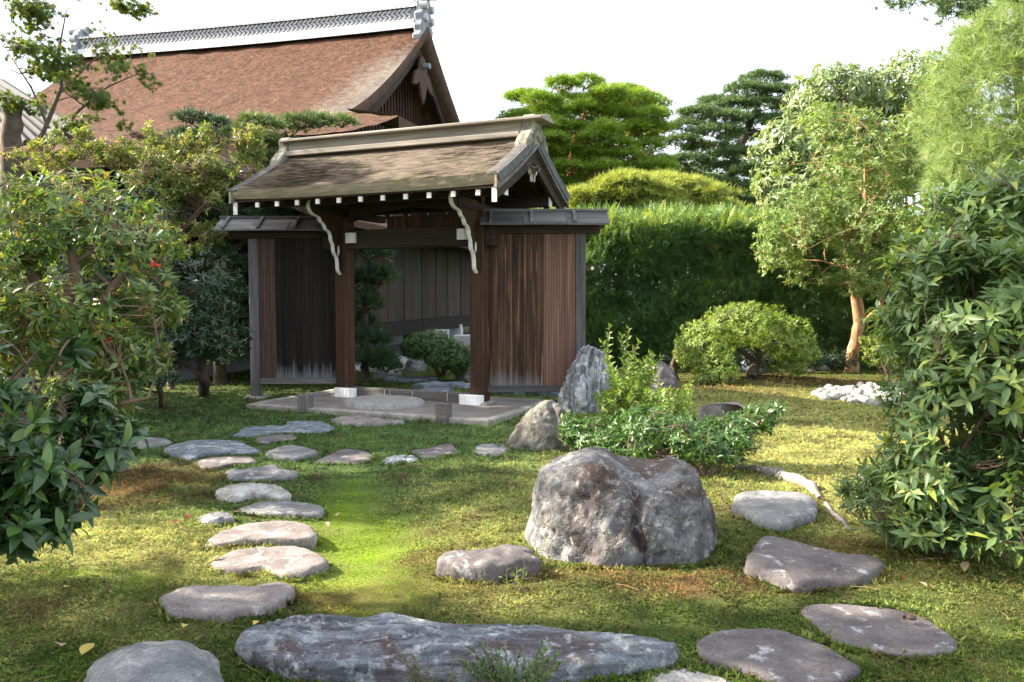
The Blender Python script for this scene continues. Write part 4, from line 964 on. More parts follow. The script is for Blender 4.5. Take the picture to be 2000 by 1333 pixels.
p = at(60, 330, 21.7); m = MB(); m.box(p[0] - hx - .05, p[0] - hx + .25, 21.7 - hy, 21.78 - hy, 0, p[2] + .3); m.build('post', W_DARK, hs)
# ================================================================== VEGETATION
def unit(v): return v / (np.linalg.norm(v, axis=-1, keepdims=True) + 1e-9)
def leaf_tpl(n=2, w=.30, fold=.10, droop=.12, peak=.45):
    """pointed folded leaf, length 1 along +y; n cells along it"""
    t = np.linspace(0, 1, n * 2 + 1 if n > 1 else 3); V, F = [], []
    prof = np.where(t < peak, np.sin(t / peak * np.pi / 2) ** .8, np.cos((t - peak) / (1 - peak) * np.pi / 2) ** .85) * w / 2
    prof[0] = .012; prof[-1] = .004
    for ti, wi in zip(t, prof):
        z = -droop * ti ** 2
        V += [(-wi, ti, z + fold * wi * 2), (0, ti, z), (wi, ti, z + fold * wi * 2)]
    for i in range(len(t) - 1):
        a = i * 3; F += [[a, a+1, a+4, a+3], [a+1, a+2, a+5, a+4]]
    return np.array(V), np.array(F)
T_DIA = (np.array([(0, 0, 0), (.24, .45, .05), (0, 1, -.06), (-.24, .45, .05)]), np.array([[0, 1, 2, 3]]))
T_LEAF = (np.array([(0, 0, 0), (0, .48, -.01), (0, 1, -.12), (-.17, .42, .05), (.17, .42, .05)]), np.array([[0, 1, 3], [1, 2, 3], [0, 4, 1], [4, 2, 1]]))
T_NARROW = (np.array([(0, 0, 0), (0, .5, -.01), (0, 1, -.15), (-.10, .4, .03), (.10, .4, .03)]), np.array([[0, 1, 3], [1, 2, 3], [0, 4, 1], [4, 2, 1]]))
def maple_tpl():
    V, F = [(0, 0, 0)], []
    for k, (a, L) in enumerate(((-100, .55), (-52, .8), (0, 1.0), (52, .8), (100, .55))):
        a = R(a); d = np.array([math.sin(a), math.cos(a)]); q = np.array([d[1], -d[0]]); b = len(V)
        for s, l in ((.13, .45), (0, 1), (-.13, .45)):
            p = d * L * l + q * s; V.append((p[0], p[1] + .1, -.10 * l))
        F.append([0, b, b+1, b+2])
    return np.array(V), np.array(F)
T_MAPLE = maple_tpl()
def needle_tpl(n, spread=50, w=.05, seed=0, inner=.0):
    r = np.random.default_rng(seed); V, F = [], []
    for k in range(n):
        az = r.uniform(0, 2*np.pi); po = R(spread) * math.sqrt(r.uniform(.02, 1))
        d = np.array([math.sin(po) * math.cos(az), math.cos(po), math.sin(po) * math.sin(az)])
        q = unit(np.cross(d, r.normal(size=3))); L = r.uniform(.75, 1.05); b = len(V)
        st = d * inner * r.uniform(0, 1)
        V += [st + q * w / 2, st - q * w / 2, st + d * L]; F.append([b, b+1, b+2])
    return np.array(V), np.array(F)
T_TUFT = needle_tpl(9, 62, .095, 1)
T_TUFT_FINE = needle_tpl(20, 65, .027, 2)
T_SPRAY = needle_tpl(9, 40, .14, 3, .6)

def frond_tpl(n=6):
    """flat feathery conifer sprig: side leaflets along a stem"""
    V, F = [], []
    for i in range(n):
        t = .06 + .86 * i / (n - 1); L = .34 * (1 - .62 * t)
        for s in (-1, 1):
            b = len(V); V += [(0, t - .03, 0), (0, t + .035, 0), (s * L * .8, t + L * .75, -.05 * L)]; F.append([b, b + 1, b + 2])
    b = len(V); V += [(-.02, 0, 0), (.02, 0, 0), (0, 1.05, -.03)]; F.append([b, b + 1, b + 2]); return np.array(V), np.array(F)
T_FROND = frond_tpl()
def curl(tpl, k, tw=0.0, ws=1.0):
    V, F = tpl; V = V.copy(); y = V[:, 1]; V[:, 0] *= ws; V[:, 2] -= k * y * y; V[:, 0] += tw * y * y; V[:, 2] += tw * 1.4 * V[:, 0] * y; return V, F
def frames(Fw, Up):
    Fw = unit(Fw); X = unit(np.cross(Fw, Up)); U = np.cross(X, Fw); return X, Fw, U
def scatter(mb, tpl, P, Fw, Up, S, rnd=None, r=rng):
    V, F = tpl; X, Y_, Z_ = frames(Fw, Up); S = np.broadcast_to(S, (len(P),))
    W = P[:, None] + S[:, None, None] * (V[None, :, :1] * X[:, None] + V[None, :, 1:2] * Y_[:, None] + V[None, :, 2:] * Z_[:, None])
    n, k = len(P), len(V)
    if rnd is None: rnd = r.random(n)
    FF = (F[None] + (np.arange(n) * k)[:, None, None]).reshape(-1, F.shape[1])
    mb.add(W.reshape(-1, 3), FF, np.repeat(rnd, k))
def E(px, py, Y_, rx, ry, rd):
    """ellipsoid of foliage seen at a pixel: rx, ry in pixels, rd (depth radius) in metres"""
    p = at(px, py, Y_); k = mpp(Y_); return (*p, rx * k, rd, ry * k)
def crown_pts(ells, n, shell=.55, r=rng, holes=.0, hs=2.0, low=-1.0):
    w = np.array([(e[3] * e[4] * e[5]) ** (2/3) for e in ells]); w = w / w.sum()
    Ps, Ns = [], []
    for e, wi in zip(ells, w):
        k = max(3, int(n * wi * (1.6 if holes else 1.0)))
        d = unit(r.normal(size=(k, 3))); rad = 1 - shell * r.random(k) ** 1.7
        d = d[d[:, 2] > low] if low > -1 else d; rad = rad[:len(d)]
        q = d * rad[:, None]; q = q * (1 + .16 * fbm(d * 2.2 + e[0], 2))[:, None]
        P = np.array(e[:3]) + q * np.array(e[3:]); N = unit(d / np.array(e[3:]))
        # drop what is deep inside another ellipsoid of the same crown
        keep = np.ones(len(P), bool)
        for f in ells:
            if f is not e: keep &= (np.sum(((P - np.array(f[:3])) / np.array(f[3:])) ** 2, -1) > .42)
        if holes: keep &= fbm(P * hs, 2) > (holes - .5) * 1.2
        Ps.append(P[keep]); Ns.append(N[keep])
    return np.concatenate(Ps), np.concatenate(Ns)

def skeleton(mb, base, trunks, tips, limbs=12, r=rng, r0=.03, twigs=0.5, twig_r=.004, min_rise=-.2):
    """trunks: [(points, radii)] ; limbs run from the trunks to a spread-out choice of tips, twigs to the rest"""
    nodes, nrad = [], []
    for pts, rad in trunks:
        P = np.array(pts, float); t = np.linspace(0, len(P) - 1, len(P) * 5); Q = np.stack([np.interp(t, np.arange(len(P)), P[:, k]) for k in range(3)], -1)
        Rr = np.interp(t, np.arange(len(P)), np.zeros(len(P)) + rad)
        Q[1:-1] += .25 * Rr[1:-1, None] * np.stack([fbm(Q[1:-1] * 3 + 10 * k, 2) for k in range(3)], -1)
        mb.tube(Q, Rr * (1 + .12 * fbm(Q * 9, 2)), 10); nodes.append(Q[2:]); nrad.append(Rr[2:])
    nodes, nrad = np.concatenate(nodes), np.concatenate(nrad)
    if len(tips) and limbs:
        sel = [int(r.integers(len(tips)))]; dmin = np.linalg.norm(tips - tips[sel[0]], axis=1)
        for _ in range(min(limbs, len(tips)) - 1):
            j = int(np.argmax(dmin)); sel.append(j); dmin = np.minimum(dmin, np.linalg.norm(tips - tips[j], axis=1))
        for j in sorted(sel, key=lambda q: np.linalg.norm(tips[q] - nodes[0])):
            T = tips[j]; d = np.linalg.norm(nodes - T, axis=1) + 1.2 * np.clip(nodes[:, 2] - T[2] + .15, 0, 9) + 8 * np.clip(.008 - nrad, 0, 1) * 100 * 0
            i = int(np.argmin(d)); A = nodes[i]; ra = min(nrad[i] * .75, r0)
            L = np.linalg.norm(T - A); n_ = 9; t = np.linspace(0, 1, n_)[:, None]
            mid = np.array([0, 0, .12 * L]) + r.normal(size=3) * .07 * L
            Q = A + (T - A) * t + mid * (4 * t * (1 - t)) * .6 + (fbm(np.concatenate([t * 3 + j, t, t], 1), 2)[:, None] * r.normal(size=3)) * .05 * L * (t > 0)
            rr = ra * (1 - .8 * t[:, 0]) + .002
            mb.tube(Q, rr, 6, cap=False); nodes = np.concatenate([nodes, Q[2:]]); nrad = np.concatenate([nrad, rr[2:]])
    if twigs:
        k = np.nonzero(r.random(len(tips)) < twigs)[0]
        for j in k:
            d = np.linalg.norm(nodes - tips[j], axis=1) + .6 * np.clip(nodes[:, 2] - tips[j][2], 0, 9); i = int(np.argmin(d)); A, T = nodes[i], tips[j]
            L = np.linalg.norm(T - A)
            t = np.array([0, .35, .7, 1])[:, None]; Q = A + (T - A) * t + r.normal(size=3) * .10 * L * (4 * t * (1 - t)) + np.array([0, 0, .06 * L]) * (4 * t * (1 - t))
            mb.tube(Q, np.linspace(min(nrad[i], twig_r * 1.8), twig_r * .6, 4), 4, cap=False)

def rosette(tips, dirs, per, L, r=rng, open_=(35, 85), along=.35, up=.35):
    n = len(tips); D = unit(dirs + np.array([0, 0, up])); k = np.repeat(np.arange(n), per); m = len(k)
    ref = unit(np.cross(D, r.normal(size=(n, 3)))); q2 = np.cross(D, ref)
    az = (np.tile(np.arange(per), n) * 2.399 + r.random(m) * .7); op = R(1) * r.uniform(open_[0], open_[1], m)
    rad = np.cos(az)[:, None] * ref[k] + np.sin(az)[:, None] * q2[k]
    Fw = np.cos(op)[:, None] * D[k] + np.sin(op)[:, None] * rad
    Up = np.sin(op)[:, None] * D[k] - np.cos(op)[:, None] * rad + np.array([0, 0, .35]) + r.normal(size=(m, 3)) * .12
    S = L * r.uniform(.6, 1.12, m); P = tips[k] - D[k] * (r.random(m) * along * L * 2)[:, None]
    return P, Fw, Up, S

VARI = ((0.0, 0.0, 1.0), (.22, .10, .9), (-.12, -.08, 1.1), (.10, -.16, .8), (.38, .05, 1.0))
def plant(name, label, cat, base, ells, leaf, bark, tpl=T_LEAF, n=500, per=7, L=.08, shell=.6, trunks=None, stems=6, stem_r=.02, limbs=14, limb_r=.02, twigs=.5, twig_r=.004,
          holes=0.0, hs=2.0, indiv=0, ind_tpl=None, ind_mat=None, group=None, seed=0, open_=(35, 85), up=.35, low=-1.0, pick=None, along=.35, dirmix=0.0, trunk_name='trunk'):
    r = np.random.default_rng(100 + seed)
    root = thing(name, label, cat, base, 0, group)
    base = np.array(base, float)
    tips, nor = crown_pts(ells, n, shell, r, holes, hs, low)
    ok = tips[:, 2] > height(tips[:, 0], tips[:, 1]) + .05; tips, nor = tips[ok], nor[ok]
    if trunks is None:
        trunks = []
        c = np.mean([e[:3] for e in ells], axis=0)
        for s in range(stems):
            e = ells[s % len(ells)]; T = np.array(e[:3]) + r.normal(size=3) * np.array(e[3:]) * .25
            b = base + np.array([r.normal() * .05, r.normal() * .05, -.08]); m_ = (b + T) / 2 + r.normal(size=3) * .08 + np.array([0, 0, .1 * np.linalg.norm(T - b)])
            trunks.append(([b, b * .6 + m_ * .4, m_, T], np.linspace(stem_r, stem_r * .35, 4)))
    mb = MB(); skeleton(mb, base, trunks, tips, limbs, r, limb_r, twigs, twig_r)
    mb.build(trunk_name, bark, root, world=True, smooth=True)
    if dirmix: nor = unit(nor + dirmix * r.normal(size=nor.shape))
    P, Fw, Up, S = rosette(tips, nor, per, L, r, open_, along, up)
    rn = np.clip(.5 + .22 * r.normal(size=len(P)) + .15 * np.repeat(fbm(tips * 2.5, 2), per), 0, 1)
    keep = P[:, 2] > height(P[:, 0], P[:, 1]) + .015; P, Fw, Up, S, rn = P[keep], Fw[keep], Up[keep], S[keep], rn[keep]
    if indiv:
        d = np.linalg.norm(P - np.array([0, 0, EYE]), axis=1)
        pxx = 1000 + P[:, 0] / P[:, 1] * F_PX; pyy = 575 - (P[:, 2] - EYE) / P[:, 1] * F_PX
        vis = (pxx > 5) & (pxx < 1995) & (pyy > 5) & (pyy < 1328)
        idx = np.argsort(d + 100 * (~vis) + .25 * r.random(len(P)))[:indiv]
        mask = np.zeros(len(P), bool); mask[idx] = True
        mes = []
        for kk, tw, ws in VARI:
            mm = MB(); mm.add(*curl(ind_tpl, kk, tw, ws)); mes.append(mm.mesh('leaf', ind_mat, smooth=True))
        X, Yv, Zv = frames(Fw[mask], Up[mask])
        for p, a, b, c_, s in zip(P[mask] - base, X, Yv, Zv, S[mask]):
            o = bpy.data.objects.new('leaf', mes[int(r.integers(len(mes)))]); COL.objects.link(o); o.parent = root
            M = Matrix((( a[0]*s, b[0]*s, c_[0]*s, p[0]), (a[1]*s, b[1]*s, c_[1]*s, p[1]), (a[2]*s, b[2]*s, c_[2]*s, p[2]), (0, 0, 0, 1)))
            o.matrix_local = M
        keep = ~mask; P, Fw, Up, S, rn = P[keep], Fw[keep], Up[keep], S[keep], rn[keep]
        tpl_rest = tpl
    else: tpl_rest = tpl
    mb = MB(); q = r.integers(len(VARI), size=len(P))
    for i_, (kk, tw, ws) in enumerate(VARI):
        w_ = q == i_
        if w_.any(): scatter(mb, curl(tpl_rest, kk, tw, ws), P[w_], Fw[w_], Up[w_], S[w_], rn[w_])
    mb.build('foliage', leaf, root, kind='stuff', world=True, smooth=bool(indiv))
    return root

def pads_tree(name, label, cat, base, trunks, pads, leaf, bark, L=.12, dens=230, tpl=T_TUFT, seed=0, limb_r=.07, upw=.9, group=None, under=.06, part='needle_pad', jit=1.0):
    """pine grown in layers: every pad of needles is a part of its own, carried by a limb"""
    r = np.random.default_rng(300 + seed); root = thing(name, label, cat, base, 0, group)
    tips = np.array([np.array(p[:3]) - np.array([0, 0, p[5] * .5]) for p in pads])
    mb = MB(); skeleton(mb, np.array(base), trunks, tips, len(tips), r, limb_r, 0)
    for p in pads:
        for k in range(5):
            a = r.uniform(0, 6.3); e = np.array(p[:3]) + np.array([math.cos(a) * p[3], math.sin(a) * p[4], 0]) * .7; s = np.array(p[:3]) - np.array([0, 0, p[5] * .5])
            mb.tube([s, (s + e) / 2 + np.array([0, 0, .02]), e], [.02, .013, .005], 4, cap=False)
    mb.build('trunk', bark, root, world=True, smooth=True)
    for p in pads:
        area = p[3] * p[4] * 3.14; k = int(np.clip(dens * area, 30, 2600))
        d = unit(r.normal(size=(k, 3))); d[:, 2] = np.where(r.random(k) < under, -np.abs(d[:, 2]), np.abs(d[:, 2]))
        rad = 1 - .5 * r.random(k) ** 1.5
        q = d * rad[:, None] * (1 + .22 * fbm(d * 2.5 + p[0] * 3, 2))[:, None]
        P = np.array(p[:3]) + q * np.array(p[3:6]); Fw = unit(d * np.array([1, 1, .6]) + np.array([0, 0, upw]) + .25 * jit * r.normal(size=(k, 3)))
        mb = MB(); scatter(mb, tpl, P, Fw, r.normal(size=(k, 3)), L * r.uniform(.7, 1.15, k), np.clip(.5 + .25 * r.normal(size=k), 0, 1), r)
        mb.build(part, leaf, root, kind='stuff', world=True)
    return root

BARK_D = plainmat('dark_bark', (0.070, 0.052, 0.040), .95, .4, 14, .9, 30)
BARK_G = plainmat('gray_bark', (0.13, 0.105, 0.085), .9, .35, 10, .7, 30)
BARK_O = rockmat('peeling_bark', [(0.20, 0.095, 0.045), (0.36, 0.20, 0.10), (0.46, 0.31, 0.19)], (0.50, 0.40, 0.28), (0.55, 0.68), strata=(14, 14, 2.5), bmp=.6)
BARK_R = plainmat('red_pine_bark', (0.24, 0.085, 0.045), .9, .35, 9, .8, 20)
TWIG = plainmat('twig_bark', (0.16, 0.105, 0.075), .85, .3, 12, .4)
L_BLUE = leafmat('leathery_leaf', [(0.062, 0.120, 0.048), (0.100, 0.175, 0.068), (0.14, 0.22, 0.078), (0.24, 0.29, 0.06)], .42, .34, spec=.4)
L_BLUEO = leafmat('leathery_leaf_single', [(0.064, 0.122, 0.050), (0.102, 0.178, 0.070), (0.145, 0.225, 0.078), (0.26, 0.31, 0.06)], .42, .34, True, spec=.4)
L_CAM = leafmat('camellia_leaf', [(0.046, 0.095, 0.033), (0.076, 0.145, 0.044), (0.11, 0.19, 0.055), (0.16, 0.23, 0.06), (0.25, 0.27, 0.065), (0.34, 0.22, 0.09)], .36, .34, spec=.6)
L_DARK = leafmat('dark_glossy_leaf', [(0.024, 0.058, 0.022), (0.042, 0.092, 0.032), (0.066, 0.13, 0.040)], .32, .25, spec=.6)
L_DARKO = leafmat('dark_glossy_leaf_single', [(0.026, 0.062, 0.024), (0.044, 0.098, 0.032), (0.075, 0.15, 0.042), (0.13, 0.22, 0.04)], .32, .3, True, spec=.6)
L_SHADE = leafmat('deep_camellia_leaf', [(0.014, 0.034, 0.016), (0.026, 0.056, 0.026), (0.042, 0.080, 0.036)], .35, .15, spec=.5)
L_BRIGHT = leafmat('fresh_leaf', [(0.10, 0.165, 0.028), (0.155, 0.235, 0.04), (0.215, 0.29, 0.06), (0.30, 0.34, 0.10)], .42, .32)
L_YOUNG = leafmat('young_leaf', [(0.075, 0.135, 0.018), (0.12, 0.20, 0.028), (0.18, 0.255, 0.045)], .42, .35)
L_AZA = leafmat('azalea_leaf', [(0.022, 0.062, 0.014), (0.042, 0.105, 0.022), (0.070, 0.150, 0.032), (0.12, 0.19, 0.04)], .36, .25, spec=.5)
L_CRAPE = leafmat('crape_leaf', [(0.085, 0.155, 0.035), (0.125, 0.21, 0.05), (0.165, 0.25, 0.068), (0.215, 0.295, 0.095), (0.26, 0.30, 0.14), (0.36, 0.28, 0.20)], .45, .32)
L_TIPS = leafmat('tinted_leaf', [(0.075, 0.13, 0.025), (0.11, 0.18, 0.035), (0.15, 0.22, 0.05), (0.20, 0.25, 0.07), (0.30, 0.24, 0.12), (0.38, 0.22, 0.16)], .45, .35)
L_MAPLE = leafmat('maple_leaf', [(0.055, 0.105, 0.022), (0.085, 0.145, 0.03), (0.12, 0.185, 0.035), (0.26, 0.19, 0.04)], .5, .4)
L_BROAD = leafmat('broad_leaf', [(0.10, 0.155, 0.055), (0.16, 0.22, 0.08), (0.23, 0.28, 0.13)], .38, .28, spec=.5)
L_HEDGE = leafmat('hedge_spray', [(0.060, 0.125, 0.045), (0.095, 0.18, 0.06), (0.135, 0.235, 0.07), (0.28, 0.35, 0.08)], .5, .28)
N_RED = leafmat('red_pine_needle', [(0.10, 0.18, 0.016), (0.16, 0.26, 0.024), (0.22, 0.32, 0.035)], .5, .28)
N_DARK = leafmat('dark_pine_needle', [(0.05, 0.10, 0.036), (0.085, 0.145, 0.05), (0.13, 0.195, 0.065)], .5, .2)
N_PALE = leafmat('pale_pine_needle', [(0.14, 0.215, 0.075), (0.21, 0.295, 0.115), (0.30, 0.37, 0.17)], .5, .35)
N_LOW = leafmat('low_pine_needle', [(0.18, 0.24, 0.045), (0.27, 0.32, 0.07), (0.34, 0.37, 0.10)], .5, .3)
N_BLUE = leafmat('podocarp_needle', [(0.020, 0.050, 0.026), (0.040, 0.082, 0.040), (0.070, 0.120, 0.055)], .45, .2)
LT = leaf_tpl(3, .33, .16, .16)
LT_FAR = leaf_tpl(1, .33, .16, .16)
LT_W = leaf_tpl(3, .40, .14, .20)

# ---- background, from the back to the front
# umbrella shaped red pine
rp, r_ = [], np.random.default_rng(5)
for py, hw, sh in ((172, 75, 0), (196, 125, 0), (222, 155, 5), (250, 165, 8), (282, 160, 8), (310, 165, -2), (338, 150, -15), (364, 140, -25), (392, 135, -25), (418, 130, -25)):
    n_ = max(3, int(hw / 27))
    for k in range(n_):
        x = -hw + 2 * hw * (k + .5 + .5 * (r_.random() - .5)) / n_; dep = math.sqrt(max(0.0, 1 - (x / (hw + 20)) ** 2))
        rp.append(E(1140 + sh + x, py + r_.normal() * 6 + 14 * (x / hw) ** 2, 30 - 2.6 * dep * r_.uniform(.35, 1.0), r_.uniform(30, 44), r_.uniform(15, 20), r_.uniform(.6, .85)))
for k in range(16):
    rp.append(E(1140 + r_.uniform(-120, 120), r_.uniform(185, 300), 30 + r_.uniform(.5, 2.4), 50, 14, .8))
for k in range(26):
    a = r_.uniform(-1, 1); rp.append(E(1140 + a * 135, r_.uniform(205, 410 - 70 * max(a, 0)) , 31.2 + r_.uniform(0, .8), 48, 24, .6))
bx = at(1150, 600, 30); bx[2] = 0
pads_tree('red_pine', 'broad umbrella shaped red pine with bright layered needles behind the gate', 'pine tree', bx, [([bx, at(1135, 420, 30), at(1115, 350, 30), at(1120, 280, 29.8), at(1145, 210, 30)], [.25, .22, .18, .13, .05]), ([at(1125, 380, 30), at(1190, 310, 29.6), at(1230, 260, 29.7)], [.15, .1, .05])],
          rp, N_RED, BARK_R, L=.25, dens=180, tpl=T_TUFT, seed=1, limb_r=.09)
# darker pine right of it
dp, r_ = [], np.random.default_rng(6)
for x, y, w_ in ((1490, 158, 45), (1462, 180, 48), (1520, 182, 40), (1440, 208, 45), (1495, 208, 50), (1535, 215, 28), (1470, 238, 50), (1520, 240, 30), (1400, 205, 40), (1370, 225, 48), (1420, 235, 45), (1345, 250, 45), (1400, 262, 55), (1455, 272, 50), (1330, 280, 40), (1385, 295, 60), (1440, 305, 50), (1345, 318, 50), (1410, 332, 60), (1465, 340, 45), (1320, 345, 50), (1380, 362, 60), (1445, 372, 55), (1335, 385, 50), (1410, 400, 60), (1470, 402, 40), (1360, 418, 60), (1430, 432, 60), (1300, 370, 50), (1290, 400, 50), (1330, 440, 60), (1400, 450, 60), (1460, 455, 55), (1270, 430, 50), (1480, 430, 40)):
    dp.append(E(x, y, 34 + r_.uniform(-1.4, 1.2), w_, 15, .8))
bx = at(1420, 600, 34.5); bx[2] = 0
pads_tree('dark_pine', 'tall dark green pine with ragged layers, right of the umbrella pine', 'pine tree', bx, [([bx, at(1425, 430, 34.5), at(1430, 320, 34.5), at(1470, 230, 34.5), at(1490, 170, 34.5)], [.3, .26, .2, .13, .05])], dp, N_DARK, BARK_D, L=.26, dens=170, seed=2, limb_r=.09)
# low clipped pale pine
lp, r_ = [], np.random.default_rng(7)
for k in range(40):
    a = r_.uniform(-1, 1); y = 360 + 28 * a * a + r_.uniform(0, 60); lp.append(E(1262 + a * 155, y - 8, 21 - 1.6 * math.sqrt(1 - .8 * a * a) * r_.random(), 50, 15, .5))
bx = at(1262, 600, 21.5); bx[2] = 0
pads_tree('clipped_pine', 'low rounded pale yellow green pine behind the hedge', 'pine tree', bx, [([bx, at(1262, 470, 21.5), at(1255, 400, 21.3)], [.15, .12, .05])], lp, N_LOW, BARK_D, L=.21, dens=230, seed=3, upw=.5)
for k, (px, py, Yq, rx, ry, lab) in enumerate(((1065, 395, 44, 90, 70, 'distant dark green tree filling the gap below the umbrella pine at its left'), (1215, 380, 46, 110, 75, 'distant dark green tree seen under the umbrella pine crown'), (1330, 400, 44, 100, 80, 'distant tree filling the gap between the two tall pines'), (1440, 400, 45, 90, 110, 'distant tree behind the lower layers of the tall dark pine'), (1530, 420, 42, 90, 120, 'distant tree between the dark pine and the broadleaf evergreen'), (1620, 380, 44, 120, 140, 'distant tree hidden mostly behind the crape myrtle'))):
    b = at(px, 600, Yq); b[2] = 0
    plant('distant_tree', lab, 'tree', b, [E(px, py, Yq, rx, ry, 2.5), E(px + rx * .5, py + 50, Yq, rx * .8, ry, 2.5), E(px - rx * .5, py + 60, Yq, rx * .8, ry, 2.5)], L_HEDGE, BARK_D, T_DIA, 900, 8, .42, .4, trunks=[([b, at(px, py + 60, Yq), at(px, py, Yq)], [.3, .2, .1])], limbs=6, limb_r=.08, twigs=0, seed=80 + k, group='distant trees behind the pines')
# big broadleaf evergreen
el = [E(1640, 190, 24, 110, 70, 1.6), E(1540, 290, 23, 70, 70, 1.2), E(1780, 180, 24, 110, 75, 1.8), E(1700, 300, 24, 150, 110, 1.8), E(1560, 370, 23, 80, 60, 1.2), E(1830, 260, 24, 90, 110, 1.4), E(1595, 235, 23.5, 70, 60, 1.3), E(1510, 370, 23.2, 40, 60, 1.0)]
bx = at(1700, 600, 24); bx[2] = 0
plant('evergreen_tree', 'tall broadleaf evergreen with pale drooping leaves, behind the crape myrtle', 'tree', bx, el, L_BROAD, BARK_D, T_LEAF, 2300, 9, .30, .45, trunks=[([bx, at(1695, 450, 24), at(1690, 330, 24), at(1660, 240, 24)], [.22, .18, .12, .05])], limbs=18, limb_r=.06, twigs=.15, twig_r=.01, seed=4, open_=(70, 120), up=.2)
# clipped tall hedge
hb = thing('tall_hedge', 'tall clipped conifer hedge, dark front and sunlit top, right of the gate', 'hedge', (4.6, 18.0, 0))
r_ = np.random.default_rng(8)
def hedge_pts(n):
    u = r_.random(n); f = r_.random(n) < .74
    x = -.35 + 10.85 * u; y0 = 17.3 - .1 * (x - 1); zt = at(1300, 424, 17.4)[2] - .30 - .02 * (x - 4) + .05 * fbm(p3(x * 2, 0 * x, 1.0), 2)
    z = np.where(f, r_.random(n) * zt, zt + .02); y = np.where(f, y0 + .05, y0 + r_.random(n) * 1.4)
    y = y + .26 * fbm(p3(x * 1.8, z * 1.8, 3.0), 4) - .10 * r_.random(n) + .12 * f; z = z + np.where(f, 0, .1 * fbm(p3(x * 3, y * 3, 2.0), 2) + .25 * r_.random(n) ** 3)
    P = np.stack([x, y, z], -1); D = np.where(f[:, None], np.array([0, -1, .15]), np.array([0, -.25, 1.0])) + .55 * r_.normal(size=(n, 3)); return P, D, f
P, D, f = hedge_pts(10400)
mb = MB(); scatter(mb, T_SPRAY, P, D, r_.normal(size=(len(P), 3)), .17 * r_.uniform(.6, 1.3, len(P)), np.clip(.30 + .2 * r_.normal(size=len(P)) + .18 * fbm(P * 1.3, 3) + .40 * ~f, 0, 1))  # top sprays get a lighter tint, sunlight put into their colour
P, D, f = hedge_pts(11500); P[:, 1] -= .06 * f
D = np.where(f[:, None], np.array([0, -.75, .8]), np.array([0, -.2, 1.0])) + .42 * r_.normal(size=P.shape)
scatter(mb, T_FROND, P, D, np.array([0, -.6, .6]) + .5 * r_.normal(size=P.shape), .27 * r_.uniform(.55, 1.35, len(P)), np.clip(.45 + .2 * r_.normal(size=len(P)) + .25 * fbm(P * 1.1 + 5, 3) + .40 * ~f, 0, 1))  # sunlight also put into the tint of the top fronds
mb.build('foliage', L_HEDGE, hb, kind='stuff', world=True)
mb = MB()
for k in range(19):
    x = 0.1 + k * .56 + r_.uniform(-.1, .1); y = 17.8 + r_.uniform(-.1, .1)
    q = np.array([[x + .05 * math.sin(z * 2 + k), y, z] for z in np.linspace(-.1, 2.8, 9)]); m = MB(); m.tube(q, np.linspace(.06, .02, 9), 7); m.build('trunk', BARK_D, hb, world=True)
m = MB(); m.box(.95, 10.4, 16.55, 17.2, .05, 2.75); 
mb = MB()
P, D, f = hedge_pts(5000); P[:, 1] += .35
scatter(mb, T_SPRAY, P, D, r_.normal(size=(len(P), 3)), .34, np.full(len(P), .3)); mb.build('inner_foliage', L_HEDGE, hb, kind='stuff', world=True)
# crape myrtle
el = [E(1660, 330, 15.0, 150, 110, 1.2), E(1560, 420, 15.0, 85, 70, .9), E(1720, 430, 14.8, 120, 90, 1.1), E(1620, 260, 15, 70, 60, .8), E(1560, 520, 15.2, 70, 40, .7), E(1690, 540, 15.0, 80, 45, .7), E(1790, 300, 15, 70, 100, .8), E(1640, 460, 14.7, 110, 60, .8), E(1535, 330, 15.2, 60, 80, .8), E(1520, 470, 15.1, 50, 60, .6), E(1780, 450, 14.9, 70, 60, .7)]
b = ground(1662, 727); b[2] -= .02
tr = [([b, at(1664, 690, 16.1), at(1672, 650, 16), at(1680, 625, 15.9), at(1672, 570, 15.8), at(1665, 540, 15.6), at(1655, 480, 15.3), at(1640, 400, 15.2)], [.15, .125, .115, .11, .10, .085, .06, .03]),
      ([at(1682, 628, 15.9), at(1705, 615, 15.7), at(1722, 604, 15.6), at(1722, 585, 15.5), at(1740, 520, 15.2)], [.07, .055, .045, .04, .02]), ([at(1668, 550, 15.7), at(1690, 480, 15.2), at(1725, 450, 15), at(1770, 400, 15)], [.07, .07, .055, .02]), ([at(1655, 480, 15.3), at(1690, 400, 15.1), at(1690, 310, 15)], [.05, .04, .015])]
plant('crape_myrtle', 'crape myrtle with smooth peeling orange trunk and airy pale crown', 'tree', b, el, L_CRAPE, BARK_O, T_LEAF, 5200, 8, .10, .75, trunks=tr, limbs=24, limb_r=.028, twigs=.06, twig_r=.006, holes=.34, hs=1.6, seed=5, dirmix=.5)
# large pale pine in the upper right
el = [E(1930, 200, 13, 110, 170, 1.1), E(1890, 330, 12.8, 55, 70, .7), E(1970, 60, 13, 80, 80, .9), E(2010, 320, 12.6, 110, 90, .8), E(1960, 420, 12.8, 90, 60, .7)]
b = at(2060, 620, 14.0); b[2] = 0
rt = thing('long_needled_pine', 'pale feathery long needled pine in the upper right corner', 'pine tree', b)
r_ = np.random.default_rng(9); tips, nor = crown_pts(el, 2700, .6, r_)
mb = MB(); skeleton(mb, b, [([b, at(2040, 450, 14), at(2000, 250, 13.5), at(1980, 60, 13.2)], [.2, .17, .1, .04])], tips, 22, r_, .05, .15, .008); mb.build('trunk', BARK_D, rt, world=True, smooth=True)
Fw = unit(nor + np.array([0, -.1, -.15]) + .5 * r_.normal(size=nor.shape)); mb = MB(); scatter(mb, T_TUFT_FINE, tips, Fw, r_.normal(size=tips.shape), .26 * r_.uniform(.6, 1.3, len(tips)))
